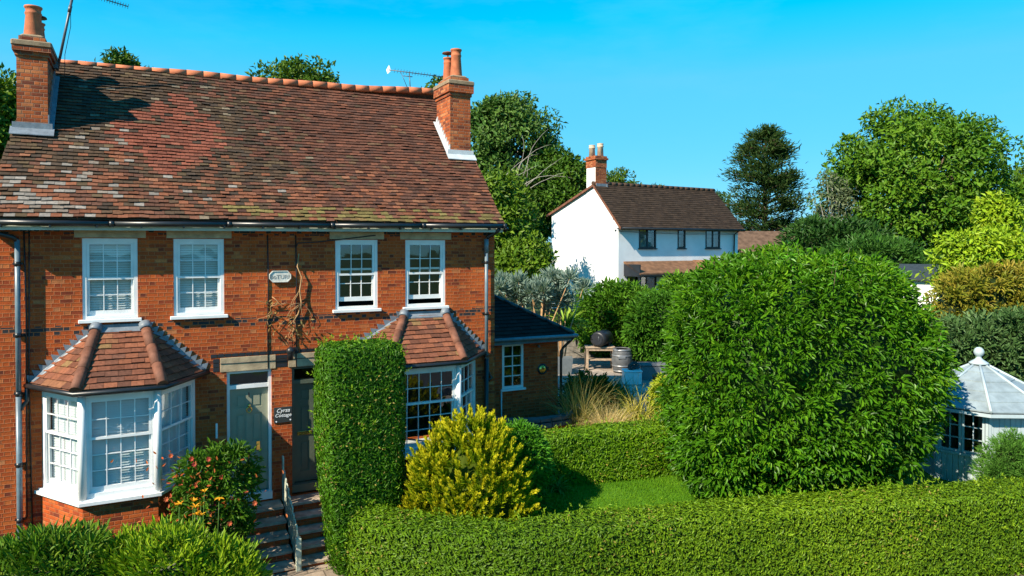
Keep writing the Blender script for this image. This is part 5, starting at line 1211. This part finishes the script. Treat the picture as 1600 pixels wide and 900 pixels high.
# silver shrubs on bare stems
def silver(px,d,zt,r,label,seed):
    p=W(px,d); g=gzf(p.x,p.y); t=thing("silver_shrub",label,"shrub",(p.x,p.y,g),"silver leaved shrubs behind the slate roof"); f=Fol(); rg=np.random.default_rng(seed)
    b=MB(); n=9
    cs_=np.array([p.x,p.y,zt-r*.7])+LAT*rg.normal(0,r*.55,(n,1))+DEP*rg.normal(0,r*.4,(n,1))+np.array([0,0,1])*rg.uniform(-.35,.45,(n,1))*r
    for c in cs_:
        b.tube([(p.x,p.y,g-.05),(p.x+.3*(c[0]-p.x),p.y+.3*(c[1]-p.y),g+.45*(c[2]-g)),tuple(c)],[.035,.025,.01],6)
        m=230; dd=unit(rg.normal(size=(m,3))+np.array([0,0,.5])); P=c+dd*rg.random((m,1))*.36*np.array([1,1,.8]); f.add(leaf_geo(P,unit(dd+np.array([0,0,.4])),rg.normal(size=(m,3)),.24*rg.uniform(.7,1.2,m),.06,.15,.1,True),colours(P,[(.13,.2,.16),(.21,.29,.24),(.31,.38,.33)],1.5,.3))
    f.build("foliage",M["leaf_dull"],t); b.build("stem",M["twig"],t)
silver(800,26.5,4.6,1.0,"leftmost silver leaved shrub, touching the brick corner",1); silver(842,26.2,4.85,1.1,"silver leaved shrub with orange bare stems in the middle of its row",2); silver(878,26.8,4.45,.8,"silver leaved shrub nearest the brown slatted fence",3)
# palm leaved plant
def fan(px,d,z0,n,L,Wd,droop,palette,name,label,cat,spread=.9,m="leaf",jit=.05,lift=.6):
    p=W(px,d); P=np.tile([p.x,p.y,z0],(n,1))+rng.normal(size=(n,3))*np.array([jit,jit,.02]); D=rng.normal(size=(n,3))*spread; D[:,2]=np.abs(D[:,2])*.6+lift
    f=Fol(); f.add(blade_geo(P,D,L*rng.uniform(.65,1.15,n),Wd,droop*rng.uniform(.6,1.4,n),5),colours(P+D,palette,2,.2)); return props(f.build(name,M[m],None,(p.x,p.y,z0)),label,cat)
p=W(905,28.0)
fan(884,28.4,2.45,170,1.25,.085,.9,[(.10,.22,.01),(.2,.32,.02),(.32,.4,.04)],"yucca","spiky lime green yucca above the sleeper wall","yucca",.9,"leaf",.04,.35)
# ornamental grasses
ST=[(.42,.32,.12),(.58,.45,.2),(.7,.57,.3)]
fan(951,17.4,.75,2400,1.2,.015,1.6,ST,"feather_grass_tuft","pale straw coloured feather grass, broadest tuft behind the hedge","grass tuft",.5,"straw",.12,1.0)
fan(905,18.0,.75,420,1.75,.016,.9,[(.24,.22,.06),(.36,.30,.10),(.2,.26,.05)],"feather_grass_tuft","tall loose tan grass clump nearest the wing corner","grass tuft",.34,"straw",.14,1.2)
fan(995,18.8,.8,300,1.55,.03,1.5,[(.38,.34,.05),(.5,.42,.08),(.3,.34,.04)],"feather_grass_tuft","arching yellow bladed grass right of the straw tuft","grass tuft",.5,"straw",.16,1.1)
fan(1028,18.0,.75,260,.95,.03,1.5,[(.12,.24,.02),(.25,.34,.04)],"strap_leaf_plant","low green strap leaved plant beneath the lime shrub","plant",.6,"leaf",.14,.9)
fan(955,21.5,.9,420,.95,.03,.9,[(.03,.1,.02),(.05,.14,.03)],"dark_reed_clump","dark green upright reeds behind the straw grass","plant",.5,"leaf",.3,1.0)
fan(872,14.7,.6,60,.5,.03,1.3,[(.06,.18,.015),(.1,.25,.03)],"strap_leaf_plant","small green tuft at the left corner of the lawn","plant",.7,"leaf",.05,.8)

# ------------------------------------------------------------------ trees
def tree(name,label,cat,px,d,zc,rl,rd,rz,nc,rc,per,L,Wd,palette,seed,group=None,flat=.75,inner=.45,trunk=.35,droop=.1,nl=14,cut=-.7,m="leaf",bark="bark",fillcore=True,cscale=.35):
    p=W(px,d); g=gzf(p.x,p.y); t=thing(name,label,cat,(p.x,p.y,g),group); f=Fol()
    # crown axes follow its own outline: rotate lateral/depth radii into the plan
    cl=crown(f,(0,0,0),(rl,rd,rz),nc,rc,per,L,Wd,palette,seed,flat,inner,droop,cut,False,cscale)
    f.V=[rotshell(v,(0,0,0))+np.array([p.x,p.y,zc]) for v in f.V]; cl=rotshell(cl,(0,0,0))+np.array([p.x,p.y,zc])
    f.build("crown",M[m],t); b=MB(); limbs(b,(p.x,p.y,g-.1),(p.x,p.y,zc+rz*.45),cl,trunk,nl,seed); b.build("trunk",M[bark],t); return t
G_mid=[(.03,.075,.005),(.065,.13,.008),(.13,.2,.014)]; G_dark=[(.024,.07,.005),(.05,.12,.008),(.10,.18,.014)]; G_br=[(.035,.09,.004),(.075,.15,.007),(.15,.23,.012)]
tree("broad_tree","great broad leafy tree rising on the right skyline","tree",1436,50,9.3,7.2,5.5,6.9,170,1.3,250,.34,.16,[(.03,.095,.005),(.068,.165,.008),(.15,.26,.014)],31,trunk=.6,nl=40,inner=.4,cut=-.8)
tree("bare_tree","thin half bare tree at the left edge of the great broad tree","tree",1300,49,8.0,1.6,1.5,3.8,26,.7,70,.3,.12,[(.05,.09,.03),(.1,.14,.06),(.16,.18,.1)],32,trunk=.16,nl=24,bark="twiggrey",inner=.2)
# conifer
p=W(1195,60); g=gzf(p.x,p.y); t=thing("tall_conifer","tall dark open branched conifer standing alone on the skyline","conifer",(p.x,p.y,g)); f=Fol(); b=MB(); rg=np.random.default_rng(33)
z0_,z1_=5.2,15.3; b.tube([(p.x,p.y,g),(p.x,p.y,z1_-1)],[.35,.08],8)
for k in range(120):
    u=rg.random()**.85; z=z0_+(z1_-z0_)*u; r_=3.5*(1-u**2.2)**.75*rg.uniform(.55,1.05)+.3; a=rg.uniform(0,6.28); d_=np.array([math.cos(a),math.sin(a),.22]); s=np.array([p.x,p.y,z]); e=s+d_*r_; mid=s+d_*r_*.5+np.array([0,0,.2]); b.tube([tuple(s),tuple(mid),tuple(e)],[.07,.05,.02],5)
    n=105; tt=rg.uniform(.35,1.1,(n,1)); P=s+(e-s)*tt+rg.normal(size=(n,3))*np.array([.34,.34,.2]); f.add(leaf_geo(P,unit(d_+rg.normal(size=(n,3))*.6+np.array([0,0,.35])),rg.normal(size=(n,3))+np.array([0,0,1.0]),.5,.1,.15,.1),colours(P,[(.016,.045,.014),(.035,.08,.02),(.08,.11,.025)],.6,.3))
f.build("crown",M["leaf_dull"],t); b.build("trunk",M["bark"],t)
tree("yellow_tree","bright yellow green young tree at the right edge above the orange hedge","tree",1545,31,4.6,2.5,1.8,2.4,70,.7,130,.26,.1,[(.12,.23,.008),(.23,.35,.012),(.40,.44,.02)],34,trunk=.16,inner=.4)
tree("yellow_tree","pointed top leader of yellow green foliage behind the bright young tree","tree",1560,32.2,6.3,1.05,.9,2.1,34,.5,120,.24,.1,[(.12,.23,.008),(.23,.35,.012),(.40,.44,.02)],35,trunk=.12,inner=.4)
# trees between the houses
BG="trees behind the brick pair"
tree("tall_dark_tree","tall dark tree with bare grey twigs right behind the right chimney","tree",798,48,10.3,3.9,3.0,6.2,110,1.2,280,.34,.145,[(.03,.085,.012),(.06,.135,.02),(.12,.2,.035)],41,BG,trunk=.35,nl=22,bark="twiggrey")
_t=[o for o in bpy.data.objects if o.name.startswith("tall_dark_tree")][0]; b=MB(); rg2=random.Random(3)
for k in range(9):
    q_=W(rg2.uniform(770,830),44,Z(rg2.uniform(255,330),44)); d=Vector(tuple(LAT*rg2.uniform(-.2,1)))+Vector((0,0,rg2.uniform(.3,1.1))); p=[tuple(q_)]
    for j in range(6): d=(d.normalized()+Vector(tuple(LAT*rg2.uniform(-.3,.35)))+Vector((0,0,rg2.uniform(-.3,.15)))); q_=q_+d.normalized()*rg2.uniform(.35,.7); p.append(tuple(q_))
    b.tube(p,[.028,.024,.02,.016,.013,.01,.005],5)
b.build("bare_twigs",M["twiggrey"],_t)
tree("leafy_tree","bright leafy tree low behind the right gable","tree",760,34,6.6,2.6,2,2.9,60,.95,240,.28,.13,G_br,42,BG)
tree("leafy_tree","dark leafy tree joining the tall tree to the cottage chimney","tree",872,46,8.4,2.9,2.2,4.0,64,1.0,240,.3,.14,G_dark,43,BG)
tree("leafy_tree","mid green tree hiding the back of the white gable","tree",806,44,6.4,1.9,1.8,3.0,56,.9,240,.28,.13,G_mid,44,BG)
tree("garden_tree","fresh green small tree in front of the white gable","tree",818,31.5,4.8,1.45,1.2,1.8,42,.62,170,.24,.11,G_br,45,trunk=.12)
tree("skyline_tree","ragged tree top over the cottage roof beside its chimney","tree",966,66,9.0,2.6,2,4.4,40,.9,160,.34,.13,G_mid,46)
tree("skyline_tree","small tree top peeping over the middle of the cottage roof","tree",1030,68,8.6,1.7,1.6,4.0,26,.8,140,.34,.13,G_br,47)
tree("ridge_tree","tree crown just above the left end of the brick ridge","tree",190,34,12.2,1.7,2,3.2,44,.8,190,.26,.12,G_mid,48)
tree("ridge_tree","tree crown showing over the middle of the brick ridge","tree",472,34,12.0,2.5,2,2.9,50,.8,190,.26,.12,G_mid,49)
tree("ridge_tree","low tree top behind the level aerial","tree",672,36,11.6,1.6,1.5,3.0,34,.7,170,.26,.12,G_mid,50)
tree("leafy_tree","green tree at the left edge beside the tall chimney","tree",-20,26,9.4,2.0,2,3.2,60,.8,240,.24,.11,G_br,51)
tree("skyline_tree","far tree at the right edge behind the great broad tree","tree",1610,62,9.0,3.0,2.5,5.0,50,1.2,170,.36,.15,G_mid,52)
tree("skyline_tree","far low tree between the cottage roof and the conifer","tree",1118,75,7.4,2.2,2,4.6,40,1.1,170,.4,.16,[(.04,.09,.03),(.07,.13,.04)],53)

# ------------------------------------------------------------------ light
SUN=Vector((-2.65,-.93,2.25)).normalized()
sl=bpy.data.lights.new("sun","SUN"); so=bpy.data.objects.new("sun",sl); COL.objects.link(so)
sl.energy=4.5; sl.angle=R(.5); sl.color=(1,.88,.70)
so.rotation_euler=SUN.to_track_quat('Z','Y').to_euler(); so.location=(-10,-10,20)
wd=bpy.data.worlds.new("World"); sc.world=wd; wd.use_nodes=True; nt=wd.node_tree; nt.nodes.clear()
o=nt.nodes.new("ShaderNodeOutputWorld"); bg=nt.nodes.new("ShaderNodeBackground"); sky=nt.nodes.new("ShaderNodeTexSky")
sky.sky_type='NISHITA'; sky.sun_disc=False; sky.sun_elevation=math.asin(SUN.z); sky.sun_rotation=math.atan2(SUN.x,SUN.y); sky.altitude=50; sky.air_density=1.0; sky.dust_density=.0; sky.ozone_density=2.5
hs=nd(nt,"ShaderNodeHueSaturation",Hue=.488,Saturation=1.55,Value=1.0,Color=sky.outputs[0])
_c=mixc(nt,.9,hs.outputs[0],(.38,2.2,3.55),'DARKEN'); _v=nd(nt,'ShaderNodeVectorMath',{'operation':'MULTIPLY'},i0=nd(nt,'ShaderNodeTexCoord').outputs['Generated'],i1=(1.6,1.6,6.0)).outputs[0]
_f=nd(nt,'ShaderNodeMapRange',Value=noise(nt,_v,2.2,6,.6),i1=.5,i2=.8,i3=0.0,i4=.22).outputs[0]
nt.links.new(mixc(nt,_f,_c,(.85,2.5,3.7)),bg.inputs[0]); bg.inputs[1].default_value=.138; nt.links.new(bg.outputs[0],o.inputs[0])
vs=sc.view_settings; vs.view_transform='Standard'; vs.look='None'; vs.exposure=1.06; vs.gamma=1; vs.use_curve_mapping=False
sc.cycles.max_bounces=6; sc.cycles.transparent_max_bounces=12; sc.cycles.diffuse_bounces=3; sc.cycles.glossy_bounces=3; sc.cycles.transmission_bounces=4
sc.cycles.use_denoising=True; sc.cycles.caustics_reflective=False; sc.cycles.caustics_refractive=False
